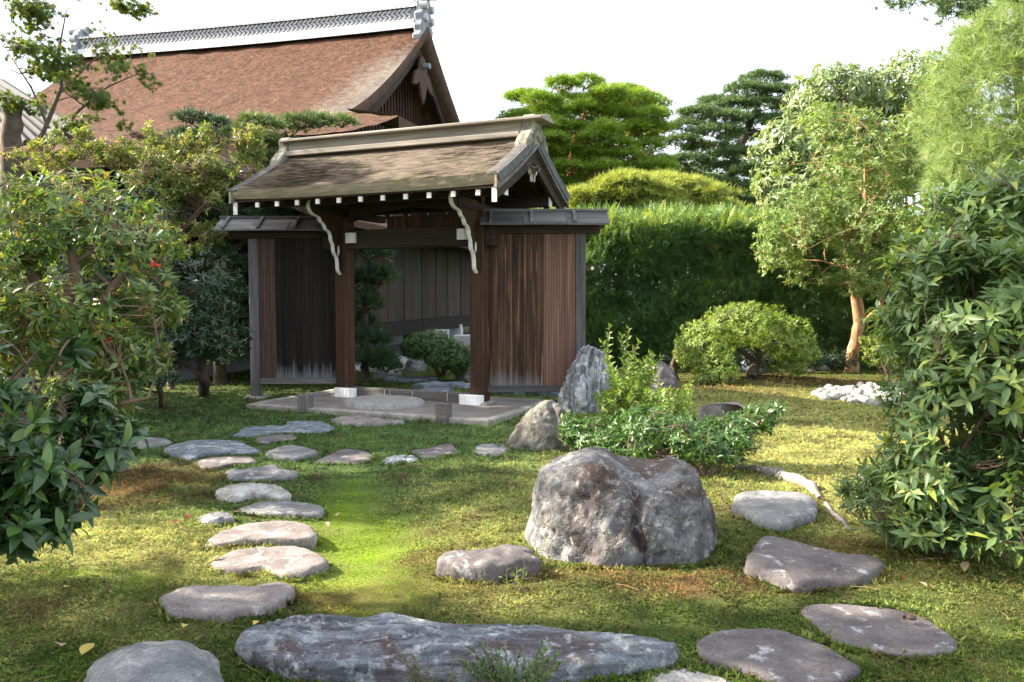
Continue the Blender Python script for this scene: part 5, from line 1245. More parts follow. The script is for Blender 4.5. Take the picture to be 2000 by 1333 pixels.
Pq = tips + .12 * r_.normal(size=tips.shape); scatter(mb, T_TUFT_FINE, Pq, Fw + .5 * r_.normal(size=Fw.shape), r_.normal(size=tips.shape), .22 * r_.uniform(.7, 1.3, len(tips)))
mb.build('foliage', N_PALE, rt, kind='stuff', world=True)
# dark twigs of a tree reaching in at the top right corner
el = [E(1850, 20, 11, 45, 22, .5), E(1770, 5, 11, 55, 14, .4), E(1880, -10, 11, 60, 40, .5), E(1990, -60, 11.2, 120, 60, .8)]
b = at(2260, 600, 11.5); b[2] = 0
plant('dark_pine', 'dark drooping pine branch ends at the top right edge', 'pine tree', b, el, N_DARK, BARK_D, T_TUFT, 330, 3, .13, .8, trunks=[([b, at(2230, 300, 11.5), at(2100, 0, 11.3), at(1950, -40, 11.1), at(1850, 5, 11)], [.16, .13, .08, .04, .015])], limbs=10, limb_r=.02, twigs=.5, twig_r=.006, seed=6)
# shrubs beyond the gate and along the left
pl = [E(a, b_, 15.5 + .5 * c_, w_, 14, .3) for a, b_, w_, c_ in ((375, 235, 34, 0), (420, 245, 34, 1), (365, 268, 36, 1), (410, 272, 36, 0), (455, 268, 26, -1), (340, 285, 26, 0))]
b = at(395, 600, 15.7); b[2] = 0
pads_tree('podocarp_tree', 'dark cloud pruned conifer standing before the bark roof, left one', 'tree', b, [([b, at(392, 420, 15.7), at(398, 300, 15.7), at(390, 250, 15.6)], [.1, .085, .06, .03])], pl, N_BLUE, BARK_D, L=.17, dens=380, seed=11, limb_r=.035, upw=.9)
pl = [E(a, b_, 14.6 + .4 * c_, w_, h_, .32) for a, b_, w_, h_, c_ in ((500, 245, 36, 20, 0), (545, 255, 40, 22, 1), (590, 245, 30, 16, -1), (625, 240, 34, 15, 0), (668, 243, 28, 13, 1), (520, 282, 36, 18, 0), (560, 292, 40, 18, 1), (480, 268, 24, 14, 0), (500, 310, 36, 20, 1))]
b = at(540, 600, 15.0); b[2] = 0
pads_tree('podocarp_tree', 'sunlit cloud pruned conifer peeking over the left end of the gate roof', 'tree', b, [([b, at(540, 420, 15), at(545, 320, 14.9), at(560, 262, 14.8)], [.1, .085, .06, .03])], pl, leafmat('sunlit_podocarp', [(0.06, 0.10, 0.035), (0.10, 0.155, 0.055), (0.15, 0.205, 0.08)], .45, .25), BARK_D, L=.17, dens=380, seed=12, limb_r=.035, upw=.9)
pl = [E(a, b_, 13.6 + .35 * c_, w_, h_, .4) for a, b_, w_, h_, c_ in ((450, 425, 60, 16, 0), (400, 400, 50, 20, 1), (380, 450, 60, 20, 0), (450, 470, 55, 18, 1), (400, 500, 60, 20, -1), (462, 520, 50, 18, 0), (420, 560, 60, 20, 1), (466, 580, 40, 18, 0), (440, 620, 55, 20, 0), (400, 640, 50, 18, 1), (465, 660, 36, 18, 0), (440, 700, 45, 16, 0), (510, 425, 55, 14, 1), (570, 420, 40, 12, 1), (345, 430, 50, 25, 1), (330, 520, 50, 25, 1), (300, 470, 55, 25, 1), (480, 395, 45, 14, 1), (400, 350, 60, 18, 1), (330, 375, 55, 18, 1))]
b = ground(425, 748); b[1] = 14.0; b[0] = -5.0
pads_tree('black_pine', 'shaded dark pine with layered pads just left of the left wing wall', 'pine tree', b, [([b, at(428, 640, 13.9), at(440, 520, 13.8), at(430, 430, 13.9), at(420, 370, 14)], [.12, .1, .085, .06, .03]), ([at(440, 500, 13.9), at(520, 440, 13.8), at(590, 425, 13.6)], [.05, .04, .02])], pl, N_BLUE, BARK_D, L=.14, dens=360, seed=13, limb_r=.03)
pl = [E(a, b_, 14.3 + .3 * c_, w_, h_, .3) for a, b_, w_, h_, c_ in ((720, 500, 40, 14, 0), (735, 545, 36, 16, 0), (700, 560, 36, 20, 1), (715, 600, 36, 20, 0), (705, 640, 34, 22, 1), (720, 670, 34, 20, 0), (735, 705, 34, 16, -1), (705, 710, 30, 18, 0), (755, 722, 22, 10, -1))]
b = ground(712, 738); b[1] = 14.4; b[0] = -2.6
pads_tree('podocarp_tree', 'dark narrow leaved conifer just inside the gate on the left', 'tree', b, [([b, at(712, 640, 14.4), at(715, 560, 14.4), at(722, 510, 14.3)], [.08, .06, .05, .02])], pl, N_BLUE, BARK_D, L=.15, dens=420, tpl=T_SPRAY, seed=14, limb_r=.025)
el = [E(838, 672, 14.6, 52, 30, .45), E(868, 690, 14.4, 46, 34, .42), E(815, 680, 14.7, 34, 26, .32), E(896, 700, 14.5, 30, 30, .35)]
b = ground(862, 735); 
plant('azalea_shrub', 'clipped rounded azalea seen through the gate opening', 'shrub', b, el, L_AZA, TWIG, T_LEAF, 1700, 7, .07, .35, stems=7, stem_r=.03, limbs=10, limb_r=.015, twigs=.2, seed=15)
# reddish tipped shrub behind the left bush
el = [E(440, 330, 13.4, 80, 40, .6), E(380, 345, 13.2, 70, 36, .5), E(490, 300, 13.6, 36, 26, .4), E(330, 320, 13.3, 60, 34, .5), E(250, 300, 13.5, 80, 30, .5), E(130, 300, 13.6, 90, 26, .5), E(410, 390, 12.9, 60, 40, .5), E(60, 310, 13.6, 60, 26, .5), E(350, 420, 12.9, 70, 50, .5), E(280, 370, 13.0, 80, 40, .5), E(390, 450, 12.7, 60, 40, .45)] + [E(q, 296 - 16 * ((k * 7) % 3), 13.4, 15, 26, .25) for k, q in enumerate((70, 115, 160, 205, 250, 295, 335, 370, 405, 440, 470, 500))]
b = at(330, 600, 13.3); b[2] = 0
plant('crape_myrtle', 'bushy shrub with pinkish seed heads against the bark roof, left of the gate', 'shrub', b, el, L_TIPS, TWIG, T_LEAF, 2700, 7, .09, .7, trunks=[([b, at(330, 500, 13.3), at(310, 380, 13.3), at(200, 320, 13.5)], [.06, .05, .035, .015]), ([at(330, 480, 13.3), at(400, 400, 13.1), at(470, 310, 13.4)], [.045, .035, .015])], limbs=22, limb_r=.02, twigs=.4, twig_r=.005, holes=.40, hs=2.4, seed=16, dirmix=.6)
# maple with a stump-like old trunk at the far left
el = [E(60, 100, 14.5, 70, 45, .6), E(160, 60, 14.5, 70, 28, .6), E(60, 25, 14.6, 60, 30, .6), E(190, 110, 14.4, 70, 26, .6), E(245, 145, 14.4, 55, 22, .5), E(150, 170, 14.4, 70, 24, .5), E(215, 205, 14.3, 45, 20, .4), E(40, 200, 14.6, 50, 26, .5), E(170, 245, 14.3, 55, 20, .5), E(100, 130, 14.8, 60, 30, .5), E(240, 15, 14.7, 80, 14, .5), E(225, 105, 14.4, 70, 18, .5), E(265, 165, 14.4, 50, 16, .5), E(190, 190, 14.4, 60, 18, .5), E(205, 240, 14.4, 50, 16, .5), E(130, 60, 14.4, 60, 20, .5)]
b = at(25, 600, 14.6); b[2] = 0
tr = [([b, at(22, 450, 14.6), at(20, 330, 14.6), at(22, 260, 14.6), at(24, 196, 14.6)], [.22, .20, .19, .17, .16]), ([at(30, 330, 14.5), at(85, 260, 14.5), at(120, 170, 14.5), at(115, 100, 14.5), at(130, 20, 14.5)], [.045, .038, .032, .022, .008]),
      ([at(100, 290, 14.45), at(150, 220, 14.4), at(210, 170, 14.4), at(280, 140, 14.4)], [.03, .024, .015, .006]), ([at(95, 250, 14.5), at(60, 170, 14.5), at(20, 110, 14.5)], [.028, .018, .008]), ([at(120, 180, 14.5), at(180, 120, 14.5), at(230, 90, 14.5)], [.022, .014, .006])]
plant('maple_tree', 'thin branched maple with a cut off thick old trunk at the far left', 'tree', b, el, L_MAPLE, BARK_G, T_MAPLE, 3300, 6, .066, .9, trunks=tr, limbs=34, limb_r=.012, twigs=.25, twig_r=.004, holes=.40, hs=1.8, seed=17, open_=(60, 110), dirmix=.6)
el = [E(120, 560, 9.6, 120, 110, .6), E(230, 520, 9.8, 80, 110, .6), E(20, 620, 9.5, 90, 130, .6), E(180, 690, 9.5, 110, 70, .6), E(60, 430, 9.9, 110, 70, .6), E(280, 430, 11.4, 60, 60, .5)]
b = at(130, 760, 9.7); b[2] = 0
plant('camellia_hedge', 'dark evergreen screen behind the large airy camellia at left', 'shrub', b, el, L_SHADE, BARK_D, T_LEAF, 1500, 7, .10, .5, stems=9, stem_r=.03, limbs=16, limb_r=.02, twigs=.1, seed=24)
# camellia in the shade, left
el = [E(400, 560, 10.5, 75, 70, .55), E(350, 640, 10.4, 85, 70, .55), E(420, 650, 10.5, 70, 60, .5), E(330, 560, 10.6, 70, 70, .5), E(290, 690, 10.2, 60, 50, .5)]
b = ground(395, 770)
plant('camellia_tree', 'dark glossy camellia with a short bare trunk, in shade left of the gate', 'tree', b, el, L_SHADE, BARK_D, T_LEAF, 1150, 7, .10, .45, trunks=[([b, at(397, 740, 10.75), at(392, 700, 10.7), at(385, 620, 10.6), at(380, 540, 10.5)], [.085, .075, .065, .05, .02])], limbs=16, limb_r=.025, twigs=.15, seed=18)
b = ground(315, 795); m = MB(); 
el = [E(270, 720, 9.7, 45, 30, .35), E(310, 735, 9.8, 40, 26, .35), E(235, 755, 9.6, 45, 30, .35)]
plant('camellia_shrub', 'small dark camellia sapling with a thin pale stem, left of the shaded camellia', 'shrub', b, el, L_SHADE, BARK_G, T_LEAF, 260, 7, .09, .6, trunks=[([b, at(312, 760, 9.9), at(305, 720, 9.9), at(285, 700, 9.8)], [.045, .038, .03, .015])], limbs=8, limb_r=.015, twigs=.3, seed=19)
# round camellia in the sun
el = [E(1450, 640, 14.3, 100, 45, .8), E(1530, 660, 14.3, 65, 45, .65), E(1380, 670, 14.0, 58, 50, .6), E(1400, 720, 13.7, 48, 40, .5), E(1470, 615, 14.4, 70, 25, .6), E(1560, 685, 14.3, 40, 28, .4), E(1385, 735, 13.5, 36, 30, .4), E(1545, 715, 14.3, 45, 22, .4), E(1345, 690, 14.0, 28, 34, .4)]
b = ground(1468, 742)
tr = [([b, at(1472, 715, 14.6), at(1478, 690, 14.5), at(1468, 650, 14.4)], [.10, .085, .07, .03]), ([at(1474, 705, 14.6), at(1440, 680, 14.3), at(1390, 665, 14.1)], [.05, .04, .02]), ([at(1476, 695, 14.5), at(1520, 670, 14.4), at(1560, 680, 14.3)], [.05, .035, .015]), ([at(1384, 774, 13.3), at(1383, 745, 13.5), at(1385, 710, 13.7)], [.035, .03, .015])]
plant('camellia_tree', 'rounded sunlit camellia in the moss with bright yellow green leaves', 'tree', b, el, L_BRIGHT, BARK_D, T_LEAF, 2300, 8, .085, .5, trunks=tr, limbs=18, limb_r=.02, twigs=.15, seed=20)
b = ground(1318, 742); q = [b, at(1314, 715, 14.6), at(1322, 695, 14.6), at(1335, 675, 14.5)]
el = [E(1335, 672, 14.4, 22, 14, .2), E(1350, 660, 14.4, 24, 16, .2)]
plant('camellia_shrub', 'crooked bare stemmed sapling left of the round sunlit camellia', 'shrub', b, el, L_BRIGHT, BARK_D, T_LEAF, 60, 7, .08, .7, trunks=[(q, [.07, .055, .045, .03])], limbs=4, twigs=.3, seed=21)
el = [E(1710, 690, 15.4, 26, 26, .3), E(1745, 680, 15.4, 36, 40, .4), E(1700, 665, 15.5, 22, 14, .2)]
b = at(1735, 722, 15.6); b[2] = 0
plant('azalea_shrub', 'small yellow green shrub between the crape myrtle trunk and the right evergreen', 'shrub', b, el, L_BRIGHT, TWIG, T_LEAF, 260, 8, .07, .6, stems=5, stem_r=.02, limbs=6, seed=22)
el = [E(1450, 700, 16, 190, 22, .25), E(1620, 700, 16, 60, 20, .25)]
b = at(1560, 738, 16.1); b[2] = 0
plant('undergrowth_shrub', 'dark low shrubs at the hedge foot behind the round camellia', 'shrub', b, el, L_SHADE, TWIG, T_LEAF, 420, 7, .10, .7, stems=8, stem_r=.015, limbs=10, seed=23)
# ---- middle ground and foreground shrubs
# spreading shrub behind the boulder, with the upright young shoots
el = [E(1180, 850, 7.6, 80, 42, .45), E(1270, 835, 7.4, 85, 45, .5), E(1350, 855, 7.2, 80, 48, .5), E(1430, 850, 7.2, 55, 42, .4), E(1480, 820, 7.2, 34, 28, .3), E(1515, 795, 7.2, 18, 14, .15), E(1240, 875, 7.2, 80, 25, .35), E(1390, 885, 7.0, 70, 20, .3), E(1120, 835, 7.8, 34, 30, .3)]
b = ground(1370, 935); b[1] = 6.9; b[0] = 1.62
tr = [([b + np.array([0, 0, -.05]), at(1400, 905, 6.95), at(1440, 880, 7.05), at(1490, 815, 7.2)], [.035, .028, .02, .01]), ([b, at(1330, 905, 7.1), at(1250, 870, 7.3), at(1160, 855, 7.6)], [.035, .03, .02, .01]), ([b, at(1370, 890, 7.0), at(1350, 850, 7.2)], [.03, .02, .01])]
plant('azalea_shrub', 'low wide dark green shrub spreading behind the cleft boulder', 'shrub', b, el, L_AZA, TWIG, T_LEAF, 1150, 8, .075, .5, trunks=tr, limbs=22, limb_r=.014, twigs=.25, indiv=300, ind_tpl=LT, ind_mat=leafmat('azalea_leaf_single', [(0.024, 0.066, 0.015), (0.044, 0.11, 0.022), (0.075, 0.155, 0.032), (0.13, 0.20, 0.04)], .36, .25, True, spec=.5), seed=30)
def shoots(name, label, base, tops, leaf, L=.055, per=26, seed=0, indiv=0, rad=.008, group=None, tpl=T_LEAF, cat='shrub', bark=TWIG, spread=70, low=.15):
    r = np.random.default_rng(600 + seed); root = thing(name, label, cat, base, 0, group); mb, ml = MB(), MB()
    PP, FF, UU, SS = [], [], [], []
    for T in tops:
        b_ = np.array(base) + r.normal(size=3) * np.array([.04, .04, 0]); T = np.array(T)
        m_ = (b_ + T) / 2 + r.normal(size=3) * .06 * np.linalg.norm(T - b_); t = np.linspace(0, 1, 9)[:, None]
        Q = (1-t)**2 * b_ + 2*t*(1-t) * m_ + t**2 * T; mb.tube(Q, np.linspace(rad, rad * .3, 9), 5, cap=False)
        tt = np.linspace(low, 1, per); P = np.stack([np.interp(tt, t[:, 0], Q[:, k]) for k in range(3)], -1); ax = unit(T - b_)
        az = np.arange(per) * 2.399 + r.random(per) * .5; ref = unit(np.cross(ax, np.array([.3, 1, .2]))); q2 = np.cross(ax, ref); op = R(spread) * (1.15 - .75 * tt ** 3)
        rad_ = np.cos(az)[:, None] * ref + np.sin(az)[:, None] * q2
        PP.append(P); FF.append(np.cos(op)[:, None] * ax + np.sin(op)[:, None] * rad_); UU.append(ax * np.sin(op)[:, None] - rad_ * np.cos(op)[:, None] + .1 * r.normal(size=(per, 3))); SS.append(L * (1.1 - .35 * tt) * r.uniform(.8, 1.15, per))
    mb.build('stem', bark, root, world=True, smooth=True)
    scatter(ml, tpl, np.concatenate(PP), np.concatenate(FF), np.concatenate(UU), np.concatenate(SS), None, r); ml.build('foliage', leaf, root, kind='stuff', world=True)
    return root
r_ = np.random.default_rng(41)
b = ground(1218, 815); tops = [at(1195 + r_.uniform(-38, 95), r_.uniform(690, 790), 9.1 + r_.uniform(-.25, .25)) for _ in range(40)] + [at(1192, 636, 9.1), at(1228, 640, 9.1), at(1250, 668, 9.0), at(1175, 668, 9.1), at(1268, 690, 9.0), at(1212, 655, 9.2), at(1185, 700, 9.0), at(1238, 690, 9.2)]
shoots('privet_shrub', 'upright young shrub with fresh light green shoots beside the standing rock', b, tops, L_YOUNG, .10, 54, 1)
b = ground(1300, 835); tops = [at(1290 + r_.uniform(-40, 80), r_.uniform(745, 820), 8.4 + r_.uniform(-.2, .2)) for _ in range(20)] + [at(1275, 728, 8.4), at(1335, 755, 8.4)]
shoots('privet_shrub', 'smaller light green shoots between the young upright shrub and the brown rock', b, tops, L_YOUNG, .095, 34, 2)
b = ground(1405, 795); shoots('fern', 'small pale plant in front of the stake like stem of the round camellia', b, [at(1385 + 14 * k, 775 - 8 * (k % 3), 11.4) for k in range(6)], L_BRIGHT, .07, 10, 3)
# big left bush, airy, catching the sun
el = [E(150, 430, 6.9, 170, 85, .7), E(270, 480, 6.8, 90, 75, .6), E(60, 480, 6.8, 110, 110, .7), E(230, 580, 6.6, 120, 75, .6), E(110, 590, 6.6, 110, 80, .6), E(250, 690, 6.5, 80, 55, .45), E(190, 760, 6.3, 80, 50, .4), E(215, 820, 6.2, 50, 36, .3), E(310, 590, 6.7, 50, 50, .4), E(20, 620, 6.5, 60, 120, .5), E(170, 660, 6.6, 70, 50, .4)]
b = np.array([-3.75, 6.9, 0.0])
tr = [([b, at(135, 700, 6.85), at(120, 610, 6.8), at(150, 540, 6.8), at(130, 460, 6.8)], [.09, .08, .07, .05, .02]), ([at(122, 615, 6.8), at(60, 540, 6.8), at(20, 480, 6.8)], [.055, .045, .02]), ([at(130, 640, 6.8), at(200, 590, 6.7), at(250, 520, 6.7), at(290, 450, 6.7)], [.06, .045, .035, .012]), ([at(135, 700, 6.85), at(220, 650, 6.6), at(290, 600, 6.6), at(330, 560, 6.6)], [.05, .04, .03, .012]), ([at(140, 760, 6.8), at(200, 740, 6.4), at(260, 700, 6.4), at(310, 680, 6.4)], [.045, .035, .025, .01]), ([b + np.array([0, 0, .1]), at(170, 810, 6.4), at(230, 790, 6.2), at(300, 775, 6.2)], [.04, .035, .022, .01])]
plant('camellia_tree', 'large airy camellia bush at left, sunlit, with bare inner branches', 'tree', b, el, L_CAM, TWIG, T_LEAF, 1900, 7, .10, .8, trunks=tr, limbs=44, limb_r=.022, twigs=.75, twig_r=.0045, indiv=300, ind_tpl=leaf_tpl(3, .38, .14, .16), ind_mat=leafmat('camellia_leaf_single', [(0.048, 0.098, 0.034), (0.078, 0.148, 0.046), (0.115, 0.195, 0.055), (0.21, 0.25, 0.06)], .36, .34, True, spec=.6), holes=.34, hs=2.2, seed=31, dirmix=.5)
# red flowers / leaves in it
for k, (px, py) in enumerate(((303, 518), (212, 667))):
    mm = MB(); p = at(px, py, 6.25); rr_ = np.random.default_rng(k); d = unit(rr_.normal(size=(7, 3)) + np.array([0, -.6, .2])); scatter(mm, LT_W, np.zeros((7, 3)), d, rr_.normal(size=(7, 3)), .045, np.full(7, .5))
    o = mm.build('camellia_flower', leafmat('red_petal', [(0.45, 0.03, 0.02), (0.6, 0.06, 0.03)], .5, .3)); o.location = tuple(p); tag(o, ('small bright red bloom at the right edge of the large left camellia', 'small dull red bloom low in the large left camellia')[k], 'flower')
# dark glossy shrub, front left
FY = 3.75
el = [E(40, 720, FY, 90, 80, .38), E(110, 800, FY, 80, 70, .34), E(40, 880, FY - .1, 110, 100, .38), E(150, 900, FY, 70, 60, .30), E(60, 1010, FY - .1, 90, 75, .34), E(120, 690, FY + .1, 50, 40, .25), E(215, 860, FY + .1, 50, 34, .22), E(-80, 850, FY - .1, 110, 200, .42)]
b = np.array([-2.95, 3.80, 0.02])
plant('aucuba_shrub', 'dark glossy shrub with big leaves in the shade at the front left edge', 'shrub', b, el, L_DARK, TWIG, leaf_tpl(2, .40, .14, .20), 560, 7, .112, .75, stems=9, stem_r=.016, limbs=22, limb_r=.012, twigs=.6, twig_r=.004, indiv=300, ind_tpl=LT_W, ind_mat=L_DARKO, holes=.30, hs=3, seed=32, dirmix=.3)
# large evergreen shrub, right
el = [E(1935, 400, 4.9, 110, 80, .5), E(1880, 520, 4.8, 130, 90, .5), E(1960, 580, 4.5, 150, 120, .5), E(1830, 640, 4.8, 115, 85, .45), E(1920, 740, 4.5, 150, 100, .5), E(1830, 790, 4.6, 100, 75, .4), E(1900, 890, 4.4, 150, 90, .5), E(1800, 930, 4.5, 90, 55, .4), E(1840, 1020, 4.5, 120, 50, .4), E(1960, 1020, 4.3, 110, 60, .4), E(2060, 760, 4.5, 120, 300, .6)]
b = np.array([2.75, 4.75, 0.0])
plant('daphne_shrub', 'large evergreen shrub with long leathery leaves filling the right side', 'shrub', b, el, L_BLUE, TWIG, LT_FAR, 1850, 8, .106, .7, stems=13, stem_r=.022, limbs=34, limb_r=.014, twigs=.5, twig_r=.004, indiv=300, ind_tpl=LT, ind_mat=L_BLUEO, seed=33, open_=(35, 85), up=.5, holes=.10, hs=2.5)
el = [E(1700, 975, 4.9, 55, 46, .28), E(1770, 1010, 4.75, 70, 55, .32), E(1840, 1045, 4.6, 60, 40, .3), E(1740, 930, 5.0, 60, 36, .28), E(1660, 960, 5.0, 26, 26, .18)]
b = ground(1790, 1080)
plant('azalea_shrub', 'low small leaved azalea at the foot of the large right evergreen, on its left', 'shrub', b, el, L_BLUE, TWIG, LT_FAR, 520, 8, .062, .7, stems=8, stem_r=.010, limbs=12, limb_r=.007, twigs=.4, twig_r=.003, indiv=200, ind_tpl=LT, ind_mat=L_BLUEO, seed=34, open_=(30, 80), up=.7)
# small azalea at the bottom edge, and a grayer one left of it
r_ = np.random.default_rng(50)
tops = [at(1000 + r_.uniform(-95, 95), r_.uniform(1265, 1320), 3.0 + r_.uniform(-.12, .12)) for _ in range(30)] + [at(1058, 1258, 3.0), at(940, 1258, 3.0), at(985, 1268, 2.95)]
shoots('azalea_shrub', 'small fresh green azalea growing at the bottom edge before the long slab', on_z(1000, 1400, 0), tops, L_AZA, .036, 26, 5, rad=.004, low=.35, spread=55)
tops = [at(835 + r_.uniform(-60, 60), r_.uniform(1272, 1330), 3.05 + r_.uniform(-.12, .12)) for _ in range(22)]
shoots('heather_shrub', 'thin gray green seedling shrub at the bottom edge, left of the fresh azalea', on_z(835, 1400, 0), tops, leafmat('gray_seedling_leaf', [(0.06, 0.08, 0.04), (0.10, 0.12, 0.06), (0.15, 0.15, 0.08)], .5, .25), .026, 22, 6, rad=.003, low=.3)
for k, (px, py, lab, n_) in enumerate(((1057, 1100, 'tiny green seedling between the low dark rock and the boulder', 6), (1455, 965, 'small pale weed left of the rounded gray green stone', 6), (1430, 985, 'small weed hugging the right side of the cleft boulder', 5), (205, 1165, 'grassy weed tuft alone in the shaded moss at left', 8), (1010, 1155, 'thin grass tuft at the foot of the low dark rock', 7), (1640, 915, 'small sunlit weed in the golden moss before the right shrub', 7), (1690, 905, 'pale seedling nearest the left edge of the right shrub', 8), (1570, 1010, 'thin weed right of the rounded gray green stone', 6))):
    b = ground(px, py); d = b[1]
    shoots('weed', lab, b, [b + np.array([r_.normal() * .05, r_.normal() * .04, r_.uniform(.06, .13)]) for _ in range(n_)], L_YOUNG if k != 3 else L_BRIGHT, .05, 6, 60 + k, rad=.0025, tpl=T_NARROW, cat='weed', low=.1)
# surface roots
ROOT = plainmat('gray_root', (0.19, 0.17, 0.155), .9, .35, 9, .8, 40)
def root_obj(label, px_pts, rad):
    P = np.array([ground(*p) for p in px_pts]); o_ = P.mean(0); t = np.linspace(0, len(P) - 1, 40); Q = np.stack([np.interp(t, np.arange(len(P)), P[:, k]) for k in range(3)], -1); Q[:, 2] += np.interp(t, np.arange(len(P)), rad) * .45
    Q += .012 * np.stack([fbm(Q * 9 + k, 2) for k in range(3)], -1)
    m = MB(); m.tube(Q - o_, np.interp(t, np.arange(len(P)), rad) * (1 + .2 * fbm(Q * 14, 2)), 9); o = m.build('tree_root', ROOT, smooth=True); o.location = tuple(o_); tag(o, label, 'root')
root_obj('gray weathered surface root lying behind the rounded stone', ((1436, 916), (1480, 922), (1520, 932), (1555, 943), (1585, 955), (1602, 975)), (.02, .04, .045, .05, .045, .02))
root_obj('thin pale root running down right of the rounded stone', ((1612, 985), (1625, 1005), (1640, 1020), (1665, 1038)), (.015, .02, .015, .008))
root_obj('short pale root end under the right shrub', ((1675, 935), (1700, 938), (1730, 945)), (.02, .035, .02))
# snail shell on the plum oval stone
m = MB(); th = np.linspace(0, 5 * np.pi, 60); rr_ = .004 + .018 * (th / th[-1]) ** 1.5; m.tube(np.stack([rr_ * np.cos(th) * 1.1, rr_ * np.sin(th) * 1.1, .014 + .012 * (1 - th / th[-1])], -1), .003 + .008 * th / th[-1], 8)
o = m.build('snail_shell', plainmat('brown_shell', (0.07, 0.045, 0.035), .4, .3, 40), smooth=True); p = on_z(1778, 1213, .055); o.location = tuple(p); tag(o, 'small dark curled snail shell lying on the flat plum stone', 'shell')
# fallen leaves and twigs
LF = [leafmat('fallen_' + n_, [c, tuple(x * 1.3 for x in c)], .6, .25) for n_, c in (('yellow', (0.42, 0.33, 0.08)), ('red', (0.20, 0.045, 0.025)), ('tan', (0.38, 0.27, 0.17)))]
for k, (px, py, c_, lab, s) in enumerate(((172, 1284, 0, 'yellow fallen leaf beside the front left boulder', .09), (120, 1276, 2, 'brownish fallen leaf on the shaded moss near the front left boulder', .06), (130, 1160, 0, 'pale yellow leaf fallen in the shaded moss at left', .05), (345, 1030, 1, 'red fallen leaf behind the row of stepping stones', .06), (365, 1020, 1, 'second red fallen leaf, nearest to the small round stone', .05), (165, 1025, 1, 'bright red fallen leaf at the left bush foot', .05), (660, 1015, 2, 'whitish leaf on the bright green moss strip', .05), (640, 1035, 2, 'tan leaf right of the broad beige stone', .05), (420, 1105, 2, 'pale curled leaf left of the big oval stone', .06), (380, 1075, 2, 'gray brown leaf on the yellow moss left of the stones', .05), (1885, 1120, 2, 'tan fallen leaf under the right shrub', .07), (1800, 1155, 2, 'brown leaf on the moss in front of the right shrub', .06), (1760, 1140, 1, 'reddish fallen leaf right of the wedge shaped stone', .05), (500, 1232, 0, 'yellow leaf on the back edge of the front left boulder', .05), (360, 1238, 0, 'second yellow leaf behind the front left boulder', .05), (190, 935, 0, 'long yellow leaf hanging low by the front left shrub', .06))):
    p = ground(px, py); mm = MB(); V, F = LT_W; mm.add((V + np.array([0, -.5, .12])) * s * np.array([1.5, 1, 1.4]), F); o = mm.build('fallen_leaf', LF[c_], smooth=True); o.location = (p[0], p[1], p[2] + .035); o.rotation_euler = (random.uniform(-.4, .4), random.uniform(-.4, .4), random.uniform(0, 6.3)); tag(o, lab, 'leaf')

# ---- trees that stand outside the picture on the left and throw the shade
def shade_tree(label, x, y, ells, n, per, L, leaf, seed, holes=0.0, h=3.0):
    plant('broadleaf_tree', label, 'tree', (x, y, 0), [(x + a, y + b_, c_, d, e, f) for a, b_, c_, d, e, f in ells], leaf, BARK_D, T_LEAF, n, per, L, .9, trunks=[([(x, y, -.1), (x + .1, y, h * .5), (x, y + .1, h)], [.2, .16, .1])], limbs=14, limb_r=.06, twigs=0, holes=holes, hs=.9, seed=seed)
shade_tree('dense evergreen outside the left edge that shades the gate', -10.6, 11.8, [(0, 0, 6.1, 1.9, 1.75, 2.6), (.4, .5, 7.0, 1.4, 1.2, 1.5), (.4, .6, 3.6, 1.6, 1.4, 1.6), (0, -2.15, 5.1, 1.8, 1.05, 2.1), (0, -1.6, 3.2, 1.5, 1.0, 1.5), (0, 0, 2.0, 1.5, 1.3, 1.2)], 2100, 9, .34, L_DARK, 70)
shade_tree('tall evergreen outside the picture beside the camera that shades the front', -7.6, 3.2, [(0, 0, 5.6, 2.2, 1.9, 2.6), (0, .5, 3.4, 2.0, 1.6, 1.8), (.5, -.2, 1.9, 1.6, 1.5, 1.1), (0, -1.5, 4.5, 2, 1.8, 2.8)], 1900, 9, .34, L_DARK, 71)
shade_tree('sparse twiggy tree outside the picture at left that streaks the middle moss', -14.5, 8.6, [(0, -.3, 8.2, 1.2, 1.3, .9), (.3, .3, 9.2, 1.1, 1.0, .5), (.4, -.9, 9.3, 1.2, .8, .5)], 58, 9, .24, L_MAPLE, 73, holes=.4, h=7.6)
shade_tree('tall high crowned tree outside the picture at left that shades the right evergreen', -9.0, 4.9, [(0, 1.45, 8.3, 1.5, 1.0, 1.9), (.3, .85, 9.4, 1.3, .8, 1.1), (-.2, 1.8, 7.4, 1.1, .7, .9)], 230, 8, .28, L_MAPLE, 72, holes=.30, h=7.5)

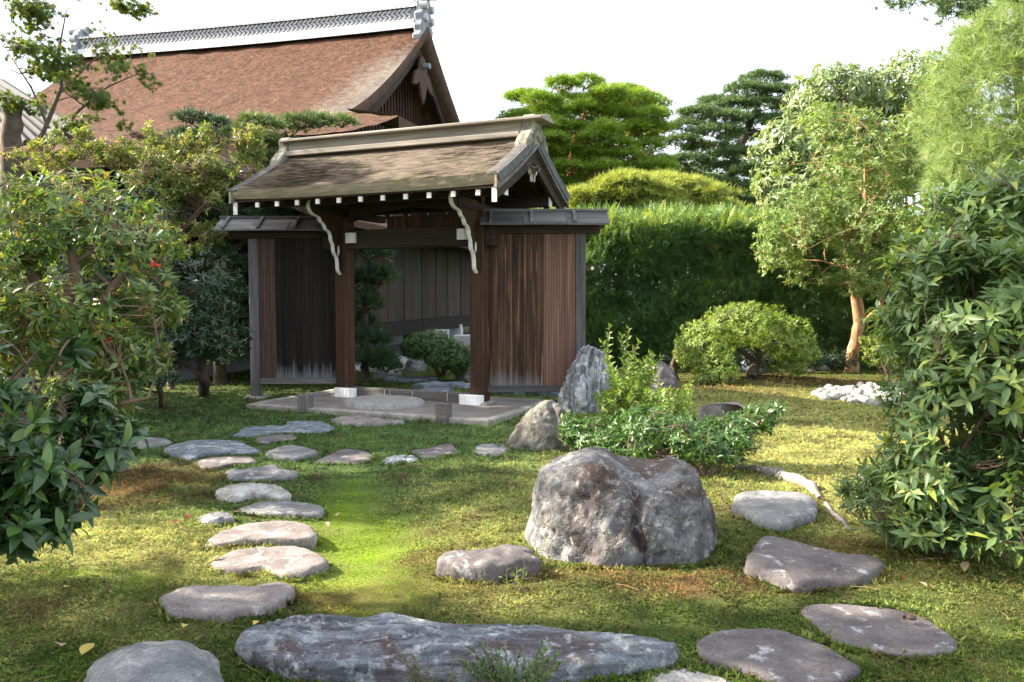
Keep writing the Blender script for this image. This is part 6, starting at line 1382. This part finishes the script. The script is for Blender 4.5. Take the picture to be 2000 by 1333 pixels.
# ================================================================== MOSS AND GRASS (nobody could count it)
def moss(n, y0, y1, tpl, size, mat, lift=0.0, seed=0, name='moss', sel=None, jitter=.35, gain=1.0, upj=.5):
    r = np.random.default_rng(800 + seed)
    u = r.random(n); Yv = 1 / (1 / y0 + u * (1 / y1 - 1 / y0)) if True else 0          # nearer is denser
    half = .74 * Yv + .5; Xv = r.uniform(-1, 1, n) * half
    keep = np.ones(n, bool)
    for P in STONE_MASKS:
        lo, hi = P.min(0) - .02, P.max(0) + .02
        c_ = (Xv > lo[0]) & (Xv < hi[0]) & (Yv > lo[1]) & (Yv < hi[1])
        if c_.any():
            i = np.nonzero(c_)[0]; q = P.mean(0); keep[i[in_poly(Xv[i], Yv[i], q + (P - q) * .985)]] = False
    if sel is not None: keep &= sel(Xv, Yv, r)
    Xv, Yv = Xv[keep], Yv[keep]; n = len(Xv); Pq = np.stack([Xv, Yv, height(Xv, Yv) + lift + .010 * np.clip(fbm(p3(Xv * 9, Yv * 9, 6.0), 3), -.5, 1)], -1)
    lime = np.clip(gsum(Xv, Yv, M_LIME), 0, 1); S = size * np.clip(Yv / 5, .75, 2.2) * r.uniform(.6, 1.3, n) * (1 - .5 * lime); D = np.array([0, 0, 1.0]) + upj * r.normal(size=(n, 3)) * np.array([1, 1, .1])
    T = np.clip(tint_of(Xv, Yv) * gain * (1 + jitter * r.normal(size=(n, 1)) + .10 * r.normal(size=(n, 3))), .008, .6)
    V, F = tpl; X, A, B = frames(D, r.normal(size=(n, 3)))
    W = Pq[:, None] + S[:, None, None] * (V[None, :, :1] * X[:, None] + V[None, :, 1:2] * A[:, None] + V[None, :, 2:] * B[:, None])
    k = len(V); FF = (F[None] + (np.arange(n) * k)[:, None, None]).reshape(-1, F.shape[1])
    mb = MB(); mb.add(W.reshape(-1, 3), FF, None, np.repeat(T, k, axis=0)); return mb.build(name, mat, kind='stuff')
MOSSM = tintmat('moss_tuft', .8, .3)
def edge_moss():
    """moss and short grass creeping up round every stone that lies in the ground"""
    r = np.random.default_rng(990); PP = []
    for P in STONE_MASKS:
        c = P.mean(0)
        if c[1] > 9.5 or len(P) < 20: continue
        Q = np.vstack([P, P[:1]]); d = np.linalg.norm(np.diff(Q, axis=0), axis=1); cum = np.concatenate([[0], np.cumsum(d)]); k = int(cum[-1] * 260)
        w = r.random(k) * cum[-1]; q = np.stack([np.interp(w, cum, Q[:, j]) for j in range(2)], -1)
        o = q - c; o /= np.linalg.norm(o, axis=1)[:, None]; den = fbm(p3(q[:, 0] * 5, q[:, 1] * 5, 3.0), 2); q = q + o * (r.normal(size=k) * .014 + .006)[:, None]
        PP.append(q[den > r.normal(size=k) * .4 - .25])
    q = np.concatenate(PP); n = len(q); P3 = np.stack([q[:, 0], q[:, 1], height(q[:, 0], q[:, 1]) + .004], -1)
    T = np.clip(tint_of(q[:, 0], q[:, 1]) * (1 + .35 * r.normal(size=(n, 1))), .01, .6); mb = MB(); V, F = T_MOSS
    X, A, B = frames(np.array([0, 0, 1.0]) + .5 * r.normal(size=(n, 3)), r.normal(size=(n, 3))); S = .036 * r.uniform(.5, 1.3, n)
    W = P3[:, None] + S[:, None, None] * (V[None, :, :1] * X[:, None] + V[None, :, 1:2] * A[:, None] + V[None, :, 2:] * B[:, None]); k = len(V)
    mb.add(W.reshape(-1, 3), (F[None] + (np.arange(n) * k)[:, None, None]).reshape(-1, 3), None, np.repeat(T, k, axis=0)); mb.build('moss', MOSSM, kind='stuff')
T_MOSS = needle_tpl(4, 70, .42, 21)
T_BLADE = needle_tpl(5, 38, .07, 22)
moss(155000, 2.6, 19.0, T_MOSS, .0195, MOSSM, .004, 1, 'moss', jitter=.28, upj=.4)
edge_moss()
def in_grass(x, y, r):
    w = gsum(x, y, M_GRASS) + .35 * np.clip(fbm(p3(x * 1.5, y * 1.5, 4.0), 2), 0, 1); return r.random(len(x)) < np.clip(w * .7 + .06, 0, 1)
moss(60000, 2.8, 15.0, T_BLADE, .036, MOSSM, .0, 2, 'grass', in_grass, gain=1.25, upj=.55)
# fallen pine needles and twigs in the shaded front
r_ = np.random.default_rng(77); mb = MB(); n_ = 380
Yv = 3.0 + 5 * r_.random(n_) ** 1.7; Xv = r_.uniform(-.64, .64, n_) * Yv; a = r_.uniform(0, 6.28, n_); L_ = r_.uniform(.05, .16, n_); z = height(Xv, Yv) + .03
for x, y, q, l_, z_ in zip(Xv, Yv, a, L_, z):
    d = np.array([math.cos(q), math.sin(q), r_.normal() * .08]); mb.tube([np.array([x, y, z_]), np.array([x, y, z_ + .008]) + d * l_ * .5, np.array([x, y, z_]) + d * l_], .0010, 3, cap=False, rnd=r_.random())
mb.build('pine_needle_litter', leafmat('dry_needle', [(0.16, 0.085, 0.045), (0.26, 0.16, 0.085)], .7, 0), kind='stuff')
print('TRIS', sum(len(o.data.polygons) for o in bpy.data.objects if o.type == 'MESH'), 'OBJS', len(bpy.data.objects))
